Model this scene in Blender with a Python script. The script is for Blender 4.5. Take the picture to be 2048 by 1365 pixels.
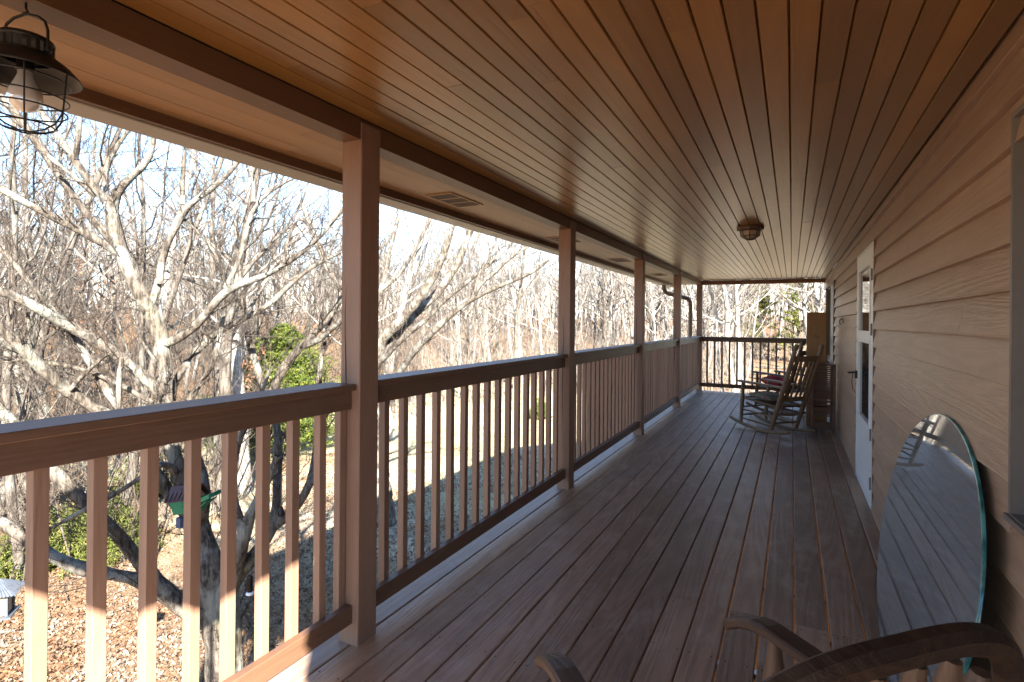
import bpy, math, random
import numpy as np
from math import sin, cos, pi, radians
from mathutils import Vector, Matrix

for o in list(bpy.data.objects):
    bpy.data.objects.remove(o)
scene = bpy.context.scene
COL = scene.collection

# ------------------------------------------------------------------ camera
EYE = 1.4
FPX, YAW, ROLL, CY = 1103.7, 0.46960, 0.0083, 643.1
cam = bpy.data.cameras.new('camera')
cam.sensor_width = 36.0
cam.lens = 36.0 * FPX / 2048.0
cam.shift_y = -(682.5 - CY) / 2048.0
cam.clip_start = 0.02
cam.clip_end = 1500.0
camo = bpy.data.objects.new('camera', cam)
COL.objects.link(camo)
camo.matrix_world = (Matrix.Translation((0, 0, EYE)) @ Matrix.Rotation(YAW, 4, 'Z')
                     @ Matrix.Rotation(pi / 2, 4, 'X') @ Matrix.Rotation(ROLL, 4, 'Z'))
scene.camera = camo

# ------------------------------------------------------------------ daylight
SUN_EL = math.atan(0.80 / math.sqrt(2.0))
w = bpy.data.worlds.new('World')
scene.world = w
w.use_nodes = True
nt = w.node_tree
nt.nodes.clear()
sky = nt.nodes.new('ShaderNodeTexSky')
sky.sky_type = 'NISHITA'
sky.sun_disc = False
sky.sun_elevation = SUN_EL
sky.sun_rotation = radians(135)
sky.air_density = 1.0
sky.dust_density = 0.1
sky.ozone_density = 3.5
bg = nt.nodes.new('ShaderNodeBackground')
bg.inputs['Strength'].default_value = 0.044
wo = nt.nodes.new('ShaderNodeOutputWorld')
nt.links.new(sky.outputs[0], bg.inputs['Color'])
nt.links.new(bg.outputs[0], wo.inputs['Surface'])

sl = bpy.data.lights.new('sun', 'SUN')
sl.energy = 2.9
sl.angle = radians(0.53)
sl.color = (1.0, 0.93, 0.83)
so = bpy.data.objects.new('sun', sl)
COL.objects.link(so)
so.location = (20, -20, 20)
so.rotation_euler = Vector((-cos(SUN_EL) * 0.70711, cos(SUN_EL) * 0.70711, -sin(SUN_EL))).to_track_quat('-Z', 'Y').to_euler()

vs = scene.view_settings
vs.view_transform = 'Standard'
vs.look = 'None'
vs.exposure = 3.7
vs.gamma = 1.0
vs.use_curve_mapping = False
scene.render.engine = 'CYCLES'
scene.cycles.use_denoising = True
scene.cycles.max_bounces = 12
scene.cycles.diffuse_bounces = 9
scene.cycles.glossy_bounces = 4
scene.cycles.sample_clamp_indirect = 6.0

# ------------------------------------------------------------------ helpers
def at(px, py, d):
    """a point of the place: photo pixel (2048 wide) and distance in metres along the viewing axis"""
    u = (px - 1024.0) / FPX
    v = (py - CY) / FPX
    c, s = cos(ROLL), sin(ROLL)
    u, v = c * u + s * v, -s * u + c * v
    c, s = cos(YAW), sin(YAW)
    return Vector((d * (c * u - s), d * (s * u + c), EYE - d * v))


class MB:
    def __init__(self):
        self.v = []
        self.f = []
        self.sm = []

    def add(self, vs_, fs, smooth=False):
        b = len(self.v)
        self.v.extend([tuple(p) for p in vs_])
        self.f.extend([tuple(i + b for i in f) for f in fs])
        self.sm.extend([smooth] * len(fs))

    def box(self, x0, x1, y0, y1, z0, z1, bev=0.0):
        if bev <= 0:
            p = [(x0, y0, z0), (x1, y0, z0), (x1, y1, z0), (x0, y1, z0), (x0, y0, z1), (x1, y0, z1), (x1, y1, z1), (x0, y1, z1)]
            self.add(p, [(0, 3, 2, 1), (4, 5, 6, 7), (0, 1, 5, 4), (1, 2, 6, 5), (2, 3, 7, 6), (3, 0, 4, 7)])
        else:
            # long axis keeps its full profile, the other edges eased
            dx, dy, dz = x1 - x0, y1 - y0, z1 - z0
            m = max(dx, dy, dz)
            if dy == m:
                pr = oct_profile(x0, x1, z0, z1, bev)
                self.extrude([(a, y0, b) for a, b in pr], (0, dy, 0))
            elif dx == m:
                pr = oct_profile(y0, y1, z0, z1, bev)
                self.extrude([(x0, a, b) for a, b in pr], (dx, 0, 0))
            else:
                pr = oct_profile(x0, x1, y0, y1, bev)
                self.extrude([(a, b, z0) for a, b in pr], (0, 0, dz))
        return self

    def extrude(self, ring, d, smooth=False):
        n = len(ring)
        d = Vector(d)
        r2 = [tuple(Vector(p) + d) for p in ring]
        nrm = Vector((0, 0, 0))
        for i in range(n):
            a, b = Vector(ring[i]), Vector(ring[(i + 1) % n])
            nrm += a.cross(b)
        fs = [(i, (i + 1) % n, n + (i + 1) % n, n + i) for i in range(n)]
        caps = [tuple(range(n))[::-1], tuple(range(n, 2 * n))]
        if nrm.dot(d) < 0:
            fs = [f[::-1] for f in fs]
            caps = [c[::-1] for c in caps]
        b = len(self.v)
        self.v.extend([tuple(p) for p in ring] + r2)
        self.f.extend([tuple(i + b for i in f) for f in fs] + [tuple(i + b for i in c) for c in caps])
        self.sm.extend([smooth] * n + [False, False])
        return self

    def tube(self, pts, rad, n=8, cap=True, smooth=True, flat=None):
        pts = [Vector(p) for p in pts]
        m = len(pts)
        if not hasattr(rad, '__len__'):
            rad = [rad] * m
        up = None
        rings = []
        for i in range(m):
            t = (pts[min(i + 1, m - 1)] - pts[max(i - 1, 0)])
            if t.length < 1e-9:
                t = Vector((0, 0, 1))
            t.normalize()
            if up is None:
                a = Vector((0, 0, 1)) if abs(t.z) < 0.9 else Vector((1, 0, 0))
                up = (a - t * a.dot(t)).normalized()
            else:
                up = up - t * up.dot(t)
                up = up.normalized() if up.length > 1e-6 else t.orthogonal().normalized()
            s = t.cross(up)
            r = rad[i]
            k = 1.0 if flat is None else flat
            rings.append([tuple(pts[i] + up * (r * k * cos(2 * pi * j / n)) + s * (r * sin(2 * pi * j / n))) for j in range(n)])
        vs_ = [p for r in rings for p in r]
        fs = []
        for i in range(m - 1):
            for j in range(n):
                a = i * n + j
                b = i * n + (j + 1) % n
                fs.append((a, b, b + n, a + n))
        self.add(vs_, fs, smooth)
        if cap:
            self.add(rings[0], [tuple(range(n))[::-1]])
            self.add(rings[-1], [tuple(range(n))])
        return self

    def lathe(self, prof, n=16, o=(0, 0, 0), smooth=True, axis=None):
        """prof: list of (radius, z) round the vertical axis through o"""
        q = Vector((0, 0, 1)).rotation_difference(Vector(axis).normalized()) if axis else None
        vs_ = []
        for r, z in prof:
            for j in range(n):
                p = Vector((r * cos(2 * pi * j / n), r * sin(2 * pi * j / n), z))
                if q:
                    p = q @ p
                vs_.append(tuple(p + Vector(o)))
        fs = []
        for i in range(len(prof) - 1):
            for j in range(n):
                a = i * n + j
                b = i * n + (j + 1) % n
                fs.append((a, b, b + n, a + n))
        self.add(vs_, fs, smooth)
        return self

    def add_blob(self, t):
        ring = [(0.0555, 0.105 + 0.012 * cos(a) * (1 + 0.3 * sin(3 * a)), 0.315 + 0.045 * sin(a) * (1 + 0.25 * cos(2 * a))) for a in [2 * pi * k / 18 for k in range(18)]]
        self.add(ring, [tuple(range(18))])
        return self.build('yellow_stain', M['yellow'], t)

    def bar(self, p, q, wd, th, up=(0, 0, 1), bev=0.0):
        """a straight square piece from p to q, wd across, th along up"""
        p, q = Vector(p), Vector(q)
        t = (q - p).normalized()
        u = Vector(up)
        u = (u - t * u.dot(t)).normalized()
        s = t.cross(u)
        pr = oct_profile(-wd / 2, wd / 2, -th / 2, th / 2, bev) if bev > 0 else [(-wd / 2, -th / 2), (wd / 2, -th / 2), (wd / 2, th / 2), (-wd / 2, th / 2)]
        self.extrude([tuple(p + s * a + u * b) for a, b in pr], q - p)
        return self

    def mesh(self, name, mat):
        me = bpy.data.meshes.new(name)
        me.from_pydata(self.v, [], self.f)
        me.polygons.foreach_set('use_smooth', self.sm)
        if mat:
            me.materials.append(mat)
        me.update()
        return me

    def build(self, name, mat, parent=None, loc=None):
        return link(name, self.mesh(name, mat), parent, loc)


def oct_profile(a0, a1, b0, b1, v):
    return [(a0 + v, b0), (a1 - v, b0), (a1, b0 + v), (a1, b1 - v), (a1 - v, b1), (a0 + v, b1), (a0, b1 - v), (a0, b0 + v)]


def link(name, me, parent=None, loc=None):
    o = bpy.data.objects.new(name, me)
    COL.objects.link(o)
    if parent is not None:
        o.parent = parent
    if loc is not None:
        o.location = loc
    return o


def tag(o, label=None, cat=None, group=None, kind=None):
    if label:
        o['label'] = label
    if cat:
        o['category'] = cat
    if group:
        o['group'] = group
    if kind:
        o['kind'] = kind
    return o


def thing(name, label, cat, loc=(0, 0, 0), rz=0.0, group=None, kind=None):
    o = bpy.data.objects.new(name, None)
    COL.objects.link(o)
    o.empty_display_size = 0.1
    o.location = loc
    o.rotation_euler = (0, 0, rz)
    return tag(o, label, cat, group, kind)


def copy_tree(o, parent=None):
    c = o.copy()
    COL.objects.link(c)
    if parent is not None:
        c.parent = parent
    for ch in list(o.children):
        copy_tree(ch, c)
    return c


# ------------------------------------------------------------------ materials
class NT:
    def __init__(self, name):
        self.m = bpy.data.materials.new(name)
        self.m.use_nodes = True
        self.t = self.m.node_tree
        self.b = self.t.nodes['Principled BSDF']
        self.out = self.t.nodes['Material Output']

    def n(self, typ, **kw):
        nd = self.t.nodes.new(typ)
        for k, v in kw.items():
            setattr(nd, k, v)
        return nd

    def l(self, a, b):
        self.t.links.new(a, b)

    def math(self, op, a, b=None, clamp=False):
        nd = self.n('ShaderNodeMath', operation=op)
        nd.use_clamp = clamp
        for i, x in enumerate((a, b)):
            if x is None:
                continue
            if isinstance(x, (int, float)):
                nd.inputs[i].default_value = x
            else:
                self.l(x, nd.inputs[i])
        return nd.outputs[0]

    def mix(self, f, a, b, blend='MIX'):
        nd = self.n('ShaderNodeMix', data_type='RGBA', blend_type=blend)
        for i, x in ((0, f), (6, a), (7, b)):
            if isinstance(x, (int, float)):
                nd.inputs[i].default_value = x
            elif isinstance(x, (tuple, list)):
                nd.inputs[i].default_value = (*x[:3], 1)
            else:
                self.l(x, nd.inputs[i])
        return nd.outputs[2]

    def ramp(self, f, stops):
        nd = self.n('ShaderNodeValToRGB')
        e = nd.color_ramp.elements
        while len(e) < len(stops):
            e.new(0.5)
        for el, (p, c) in zip(e, stops):
            el.position = p
            el.color = (c, c, c, 1) if isinstance(c, (int, float)) else (*c, 1)
        self.l(f, nd.inputs[0])
        return nd.outputs[0]

    def noise(self, vec, scale, detail=4, rough=0.55, dist=0.0):
        nd = self.n('ShaderNodeTexNoise')
        nd.inputs['Scale'].default_value = scale
        nd.inputs['Detail'].default_value = detail
        nd.inputs['Roughness'].default_value = rough
        nd.inputs['Distortion'].default_value = dist
        if vec is not None:
            self.l(vec, nd.inputs['Vector'])
        return nd.outputs[0]

    def coords(self, scale=(1, 1, 1), rand=0.0, kind='Object'):
        tc = self.n('ShaderNodeTexCoord')
        mp = self.n('ShaderNodeMapping')
        mp.inputs['Scale'].default_value = scale
        self.l(tc.outputs[kind], mp.inputs['Vector'])
        if rand:
            oi = self.n('ShaderNodeObjectInfo')
            sc = self.n('ShaderNodeVectorMath', operation='SCALE')
            sc.inputs[0].default_value = (rand, rand * 1.7, rand * 0.6)
            self.l(oi.outputs['Random'], sc.inputs['Scale'])
            self.l(sc.outputs[0], mp.inputs['Location'])
        return mp.outputs[0]

    def rnd(self):
        return self.n('ShaderNodeObjectInfo').outputs['Random']

    def bump(self, h, strength=0.3, dist=0.01):
        nd = self.n('ShaderNodeBump')
        nd.inputs['Strength'].default_value = strength
        nd.inputs['Distance'].default_value = dist
        self.l(h, nd.inputs['Height'])
        self.l(nd.outputs[0], self.b.inputs['Normal'])

    def set(self, **kw):
        for k, v in kw.items():
            s = self.b.inputs[k.replace('_', ' ')]
            if isinstance(v, (int, float)):
                s.default_value = v
            elif isinstance(v, tuple):
                s.default_value = (*v, 1) if len(v) == 3 else v
            else:
                self.l(v, s)
        return self


def col(c, k):
    return tuple(x * k for x in c)


def wood(name, base, axis='Y', rough=0.5, grain=0.25, var=0.18, wear=0.0, wearcol=(0.3, 0.27, 0.24), bump=0.25, fig=1.0,
         wscale=2.2, wlo=0.52, whi=0.72, speck=0.0, speckcol=(0.5, 0.42, 0.34), spec=0.4):
    """painted or stained timber: grain runs along the axis, tone differs from board to board"""
    k = NT(name)
    st = {'X': (0.06, 1, 1), 'Y': (1, 0.06, 1), 'Z': (1, 1, 0.06)}[axis]
    v = k.coords(st, 37.0)
    vi = k.coords((1, 1, 1), 19.0)
    fine = k.noise(v, 150, 3, 0.6)
    # growth rings: contour lines of a stretched noise
    rn = k.noise(v, 5.5, 1.5, 0.4, 0.6)
    figv = k.math('ADD', k.math('MULTIPLY', k.math('SINE', k.math('MULTIPLY', rn, 95.0)), 0.5), 0.5)
    big = k.noise(vi, 1.4, 3, 0.6)
    g = k.math('ADD', k.math('MULTIPLY', fine, 0.75), k.math('MULTIPLY', figv, 0.25 * fig))
    c = k.mix(k.ramp(g, [(0.2, 0), (0.75, 1)]), col(base, 1 - grain), col(base, 1 + grain * 0.6))
    c = k.mix(k.math('MULTIPLY', k.ramp(big, [(0.3, 0), (0.7, 1)]), var), c, col(base, 0.55))
    # board to board
    hs = k.n('ShaderNodeHueSaturation')
    k.l(c, hs.inputs['Color'])
    k.l(k.math('ADD', k.math('MULTIPLY', k.rnd(), var * 1.3), 1 - var * 0.65), hs.inputs['Value'])
    c = hs.outputs[0]
    if wear > 0:
        wn = k.noise(k.coords({'X': (0.5, 1, 1), 'Y': (1, 0.5, 1), 'Z': (1, 1, 0.5)}[axis], 23.0), wscale * 4, 8, 0.68)
        wm = k.ramp(wn, [(wlo, 0), (whi, 1)])
        c = k.mix(k.math('MULTIPLY', wm, wear), c, wearcol)
    if speck > 0:
        vo = k.n('ShaderNodeTexVoronoi')
        vo.inputs['Scale'].default_value = 16
        k.l(vi, vo.inputs['Vector'])
        sm_ = k.ramp(vo.outputs['Distance'], [(0.02, 1), (0.06, 0)])
        gate = k.ramp(k.noise(vi, 3.1, 2), [(0.5, 0), (0.62, 1)])
        c = k.mix(k.math('MULTIPLY', k.math('MULTIPLY', sm_, gate), speck), c, speckcol)
    rr = k.math('ADD', k.math('MULTIPLY', fine, 0.2), rough - 0.1)
    k.set(Base_Color=c, Roughness=rr, Specular_IOR_Level=spec)
    k.bump(k.math('ADD', g, k.math('MULTIPLY', big, 0.2)), bump, 0.004)
    return k.m


def plain(name, c, rough=0.5, metal=0.0, var=0.12, scale=8.0, bump=0.0, spec=0.5, alpha=1.0):
    k = NT(name)
    nz = k.noise(k.coords((1, 1, 1), 11.0), scale, 5, 0.6)
    cc = k.mix(k.ramp(nz, [(0.3, 0), (0.7, 1)]), col(c, 1 - var), col(c, 1 + var))
    k.set(Base_Color=cc, Roughness=k.math('ADD', k.math('MULTIPLY', nz, 0.2), rough - 0.1), Metallic=metal, Specular_IOR_Level=spec)
    if bump:
        k.bump(nz, bump, 0.003)
    return k.m


PAINT = (0.285, 0.168, 0.112)
M = {}
M['post'] = wood('painted_post', (0.265, 0.155, 0.105), 'Z', 0.55, 0.12, 0.16, 0.12, (0.42, 0.30, 0.24), 0.25, 1.0)
M['rail'] = wood('shade_toned_rail', (0.150, 0.080, 0.047), 'Y', 0.5, 0.16, 0.18, 0.18, (0.27, 0.20, 0.155), 0.3, 1.0, spec=0.5)  # rails coloured darker than the posts: shade of their inner faces painted in
M['railx'] = wood('shade_toned_rail_cross', (0.150, 0.080, 0.047), 'X', 0.5, 0.16, 0.18, 0.15, (0.27, 0.20, 0.155), 0.3)
M['baluster'] = wood('painted_baluster', PAINT, 'Z', 0.55, 0.16, 0.22, 0.10, (0.40, 0.29, 0.22), 0.3)
M['beam'] = wood('shade_toned_beam', (0.135, 0.066, 0.032), 'Y', 0.5, 0.10, 0.15, 0.04, (0.34, 0.22, 0.15), 0.2, speck=0.5)  # same paint as the posts really; the beam's shade is put into this colour
M['beamx'] = wood('painted_beam_cross', (0.26, 0.142, 0.085), 'X', 0.5, 0.10, 0.15, 0.04, (0.34, 0.22, 0.15), 0.2)
M['ceil'] = wood('painted_ceiling', (0.265, 0.128, 0.034), 'Y', 0.32, 0.14, 0.34, 0.10, (0.15, 0.066, 0.020), 0.22, speck=0.55, speckcol=(0.55, 0.45, 0.36), spec=0.5)
M['soffit'] = wood('painted_soffit', (0.330, 0.180, 0.080), 'Y', 0.5, 0.10, 0.16, 0.05, (0.25, 0.13, 0.07), 0.15, speck=0.3, speckcol=(0.05, 0.03, 0.02))
M['siding'] = wood('painted_siding', (0.395, 0.252, 0.160), 'Y', 0.40, 0.22, 0.20, 0.30, (0.50, 0.36, 0.265), 0.5, 0.8, speck=0.9, speckcol=(0.10, 0.055, 0.035), spec=0.5)
M['deck'] = wood('painted_deck', (0.325, 0.208, 0.135), 'Y', 0.45, 0.42, 0.45, 0.72, (0.46, 0.365, 0.285), 0.6, 1.0, wscale=1.6, wlo=0.50, whi=0.78, speck=0.35, speckcol=(0.36, 0.31, 0.28), spec=0.5)
M['deckedge'] = wood('flaking_deck_edge', (0.33, 0.22, 0.16), 'Y', 0.5, 0.30, 0.3, 0.6, (0.28, 0.24, 0.22), 0.7, 1.0, wscale=3, wlo=0.46, whi=0.62)
M['joist'] = wood('raw_joist', (0.36, 0.19, 0.075), 'X', 0.7, 0.2, 0.2)
M['white'] = plain('white_door_paint', (0.82, 0.82, 0.81), 0.35, 0, 0.03, 3)
M['frame_grey'] = plain('grey_window_frame', (0.165, 0.140, 0.120), 0.45, 0, 0.08, 14)
M['gutter'] = plain('grey_gutter', (0.33, 0.275, 0.22), 0.45, 0, 0.06, 4)
M['downspout'] = plain('brown_downspout', (0.16, 0.105, 0.075), 0.45, 0, 0.08, 4)
M['yellow'] = plain('yellow_smear', (0.30, 0.22, 0.03), 0.7)
M['dark'] = plain('dark_gap', (0.025, 0.017, 0.012), 0.8, 0, 0.2)
M['black'] = plain('black_metal', (0.018, 0.016, 0.015), 0.45, 0.3, 0.3, 30)
M['louvre'] = plain('dark_louvre', (0.085, 0.046, 0.024), 0.6)
M['bronze'] = plain('bronze_metal', (0.12, 0.072, 0.045), 0.5, 0.2, 0.2, 30)
M['roof'] = plain('roof_shingle', (0.07, 0.06, 0.055), 0.9, 0, 0.3, 20)
M['chain'] = plain('steel_chain', (0.22, 0.21, 0.2), 0.4, 0.8, 0.2, 30)


def rough_wood(name, base, axis, light, gr=0.4):
    return wood(name, base, axis, 0.6, gr, 0.3, 0.35, light, 0.6, 1.0, wscale=2.5)


M['rocker'] = wood('weathered_rocker_wood', (0.215, 0.135, 0.076), 'Z', 0.5, 0.25, 0.3, 0.4, (0.32, 0.24, 0.165), 0.35)
M['rocker_dark'] = wood('dark_rocker_wood', (0.115, 0.066, 0.044), 'Z', 0.5, 0.25, 0.3, 0.2, (0.14, 0.09, 0.06), 0.3)
M['oak'] = wood('worn_oak', (0.084, 0.048, 0.029), 'Y', 0.5, 0.45, 0.25, 0.75, (0.030, 0.021, 0.016), 0.8, 1.0, wscale=1.6, wlo=0.42, whi=0.66, spec=0.25)
M['oakz'] = wood('worn_oak_turned', (0.165, 0.094, 0.054), 'Z', 0.45, 0.38, 0.2, 0.3, (0.08, 0.045, 0.03), 0.5, 1.0)
M['pine'] = wood('knotty_pine', (0.36, 0.175, 0.062), 'Z', 0.5, 0.18, 0.2, 0.12, (0.18, 0.085, 0.03), 0.2)
M['slat'] = wood('red_brown_slat', (0.16, 0.072, 0.042), 'X', 0.45, 0.2, 0.3, 0.1, (0.2, 0.12, 0.08), 0.2)


def glass_dark(name, c, rough=0.04):
    k = NT(name)
    k.set(Base_Color=c, Roughness=rough, Specular_IOR_Level=0.8)
    return k.m


M['pane'] = glass_dark('dark_room_glass', (0.012, 0.013, 0.015))  # darkness of the unlit room behind is put into the pane colour


def door_glass():
    k = NT('storm_door_glass')
    k.set(Base_Color=(0.03, 0.03, 0.03), Roughness=0.03, Specular_IOR_Level=1.0)
    k.b.inputs['IOR'].default_value = 2.2
    return k.m


M['doorpane'] = door_glass()


def screen():
    k = NT('window_screen')
    ch = k.n('ShaderNodeTexChecker')
    ch.inputs['Scale'].default_value = 300
    k.l(k.coords(), ch.inputs['Vector'])
    k.set(Base_Color=k.mix(ch.outputs['Fac'], (0.02, 0.02, 0.022), (0.06, 0.06, 0.065)), Roughness=0.4)
    return k.m


M['screen'] = screen()


def mirror_mat():
    k = NT('mirror_glass')
    g = k.n('ShaderNodeBsdfGlossy')
    sm_ = k.noise(k.coords(), 2.2, 6, 0.7)
    g.inputs['Color'].default_value = (0.88, 0.94, 0.97, 1)
    k.l(k.ramp(sm_, [(0.4, 0.012), (0.8, 0.09)]), g.inputs['Roughness'])
    k.set(Base_Color=k.mix(k.ramp(sm_, [(0.35, 0), (0.75, 1)]), (0.17, 0.195, 0.21), (0.30, 0.325, 0.33)), Roughness=0.35)
    mx = k.n('ShaderNodeMixShader')
    mx.inputs[0].default_value = 0.66
    k.l(k.b.outputs[0], mx.inputs[1])
    k.l(g.outputs[0], mx.inputs[2])
    k.l(mx.outputs[0], k.out.inputs['Surface'])
    return k.m


M['mirror'] = mirror_mat()


def teal_edge():
    k = NT('teal_glass_edge')
    n1 = k.noise(k.coords((1, 1, 1)), 14, 3)
    k.set(Base_Color=k.mix(k.ramp(n1, [(0.4, 0), (0.65, 1)]), (0.012, 0.10, 0.10), (0.09, 0.30, 0.28)), Roughness=0.12, Specular_IOR_Level=0.9)
    return k.m


M['teal'] = teal_edge()


def bulb_mat():
    k = NT('frosted_bulb')
    k.set(Base_Color=(0.80, 0.72, 0.66), Roughness=0.12, Specular_IOR_Level=0.6)
    k.b.inputs['Transmission Weight'].default_value = 0.45
    k.b.inputs['Subsurface Weight'].default_value = 0.0
    return k.m


M['bulb'] = bulb_mat()
M['lampglass'] = plain('amber_lamp_glass', (0.36, 0.28, 0.19), 0.25, 0, 0.12, 10)
M['green'] = plain('green_feeder_paint', (0.006, 0.17, 0.085), 0.35, 0, 0.1, 6)
M['brownroof'] = plain('brown_metal_roof', (0.085, 0.045, 0.042), 0.4, 0.2, 0.15, 8)
M['zinc'] = plain('zinc_roof', (0.085, 0.10, 0.125), 0.5, 0.3, 0.12, 8)
M['tanwood'] = plain('tan_feeder_board', (0.42, 0.30, 0.17), 0.6, 0, 0.2, 10)
M['bluebox'] = plain('dull_blue_box', (0.06, 0.09, 0.16), 0.5)
M['red'] = plain('red_cushion', (0.42, 0.022, 0.035), 0.8, 0, 0.3, 14, 0.3)


def floral():
    k = NT('floral_cushion')
    v = k.coords((1, 1, 1))
    vo = k.n('ShaderNodeTexVoronoi')
    vo.inputs['Scale'].default_value = 26
    k.l(v, vo.inputs['Vector'])
    sep = k.n('ShaderNodeSeparateColor')
    k.l(vo.outputs['Color'], sep.inputs[0])
    a = k.ramp(sep.outputs[0], [(0.0, (0.40, 0.33, 0.22)), (0.35, (0.10, 0.19, 0.13)), (0.55, (0.42, 0.36, 0.26)), (0.75, (0.36, 0.09, 0.07)), (0.9, (0.14, 0.24, 0.26))])
    k.set(Base_Color=a, Roughness=0.85)
    k.bump(vo.outputs['Distance'], 0.2, 0.004)
    return k.m


M['floral'] = floral()


def bark(name, light, dark, moss=0.0, lichen=0.3, scale=1.0):
    k = NT(name)
    v = k.coords((1, 1, 0.22), 13.0)
    vi = k.coords((1, 1, 1), 13.0)
    a = k.noise(v, 26 * scale, 5, 0.65)
    b = k.noise(vi, 3.4 * scale, 5, 0.6)
    c = k.mix(k.ramp(a, [(0.40, 0), (0.58, 1)]), dark, light)
    c = k.mix(k.math('MULTIPLY', k.ramp(b, [(0.5, 0), (0.62, 1)]), lichen), c, (0.30, 0.31, 0.28))
    if moss:
        d = k.noise(vi, 1.7, 3)
        c = k.mix(k.math('MULTIPLY', k.ramp(d, [(0.54, 0), (0.66, 1)]), moss), c, (0.14, 0.13, 0.02))
    k.set(Base_Color=c, Roughness=0.9, Specular_IOR_Level=0.15)
    k.bump(a, 1.0, 0.035)
    return k.m


M['bark_near'] = bark('dogwood_bark', (0.140, 0.120, 0.098), (0.038, 0.031, 0.025), 0.08, 0.5)
M['twig_near'] = bark('dogwood_twig', (0.095, 0.075, 0.060), (0.042, 0.033, 0.027), 0, 0.15, 2)
M['bark_far'] = bark('woodland_bark', (0.125, 0.108, 0.090), (0.044, 0.036, 0.030), 0, 0.25, 0.4)
M['twig_far'] = bark('woodland_twig', (0.080, 0.064, 0.054), (0.042, 0.033, 0.028), 0, 0.1, 0.4)
M['bark_glare'] = bark('glare_woodland_bark', (0.33, 0.305, 0.27), (0.13, 0.112, 0.098), 0, 0.4, 0.4)  # glare over the right-hand wood painted in as paler bark and twigs
M['twig_glare'] = bark('glare_woodland_twig', (0.21, 0.185, 0.165), (0.11, 0.092, 0.08), 0, 0.15, 0.4)
M['brush_glare'] = bark('glare_brush_stems', (0.26, 0.225, 0.19), (0.13, 0.108, 0.09), 0, 0.1, 0.4)  # brush lightened in colour to carry the same glare
M['brush'] = bark('brush_stems', (0.110, 0.088, 0.070), (0.052, 0.040, 0.032), 0, 0.1, 0.4)


def leafmat(name, c1, c2, c3, rough=0.75, trans=0.0, drift=None):
    k = NT(name)
    gm = k.n('ShaderNodeNewGeometry')
    rp = k.ramp(gm.outputs['Random Per Island'], [(0.0, c1), (0.5, c2), (1.0, c3)])
    if drift:
        nz = k.noise(k.coords(), 0.55, 4, 0.6)
        rp = k.mix(k.math('MULTIPLY', k.ramp(nz, [(0.42, 0), (0.60, 1)]), 0.8), rp, k.ramp(gm.outputs['Random Per Island'], [(0.0, drift[0]), (1.0, drift[1])]))
    k.set(Base_Color=rp, Roughness=rough, Specular_IOR_Level=0.25)
    if trans:
        tr = k.n('ShaderNodeBsdfTranslucent')
        k.l(rp, tr.inputs['Color'])
        mx = k.n('ShaderNodeMixShader')
        mx.inputs[0].default_value = trans
        k.l(k.b.outputs[0], mx.inputs[1])
        k.l(tr.outputs[0], mx.inputs[2])
        k.l(mx.outputs[0], k.out.inputs['Surface'])
    return k.m


M['litter'] = leafmat('fallen_leaves', (0.125, 0.052, 0.022), (0.185, 0.095, 0.050), (0.26, 0.195, 0.14), drift=((0.11, 0.080, 0.058), (0.29, 0.255, 0.21)))
M['beech'] = leafmat('dry_beech_leaves', (0.30, 0.13, 0.055), (0.36, 0.19, 0.10), (0.25, 0.10, 0.05), trans=0.3)
M['cedar'] = leafmat('cedar_sprays', (0.040, 0.072, 0.012), (0.090, 0.125, 0.018), (0.165, 0.175, 0.030), trans=0.25)
M['juniper'] = leafmat('juniper_sprays', (0.055, 0.080, 0.014), (0.100, 0.120, 0.022), (0.165, 0.160, 0.042), trans=0.2)
M['pinefar'] = leafmat('pine_needles', (0.07, 0.095, 0.018), (0.125, 0.140, 0.025), (0.19, 0.175, 0.04), trans=0.2)


def ground_mat():
    k = NT('leafy_ground')
    v = k.coords()
    big = k.noise(v, 0.16, 4, 0.6)
    mid = k.noise(v, 1.2, 6, 0.68)
    fine = k.noise(v, 22, 6, 0.72)
    c = k.mix(k.ramp(fine, [(0.32, 0), (0.68, 1)]), (0.095, 0.050, 0.026), (0.33, 0.215, 0.125))
    straw = k.mix(k.ramp(fine, [(0.3, 0), (0.7, 1)]), (0.36, 0.30, 0.19), (0.60, 0.53, 0.39))
    green = k.mix(k.ramp(fine, [(0.3, 0), (0.7, 1)]), (0.20, 0.19, 0.085), (0.46, 0.42, 0.25))
    # the open lawn beside the house is straw coloured, the wood's floor is leaf litter
    sx = k.n('ShaderNodeSeparateXYZ')
    k.l(v, sx.inputs[0])
    yy = k.math('ADD', sx.outputs[1], k.math('MULTIPLY', k.math('SUBTRACT', mid, 0.5), 5.0))
    low = k.ramp(k.math('MULTIPLY', k.math('ADD', sx.outputs[2], 3.6), 0.5), [(0.15, 1), (0.5, 0)])
    lawn = k.math('MULTIPLY', k.math('MULTIPLY', low, k.ramp(k.math('MULTIPLY', yy, 0.02), [(0.13, 0), (0.20, 1), (0.72, 1), (0.84, 0)])),
                  k.ramp(mid, [(0.36, 0.25), (0.56, 1)]))
    c = k.mix(lawn, c, k.mix(k.ramp(big, [(0.4, 0), (0.6, 1)]), straw, green))
    c = k.mix(k.math('MULTIPLY', k.ramp(mid, [(0.58, 0), (0.72, 1)]), 0.45), c, (0.36, 0.29, 0.21))
    k.set(Base_Color=c, Roughness=0.95, Specular_IOR_Level=0.1)
    k.bump(k.math('ADD', fine, k.math('MULTIPLY', mid, 0.6)), 0.9, 0.06)
    return k.m


M['ground'] = ground_mat()
M['slab'] = plain('pale_slab', (0.50, 0.48, 0.45), 0.9, 0, 0.15, 3)

# ------------------------------------------------------------------ ground
GROUND = -3.6


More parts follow.
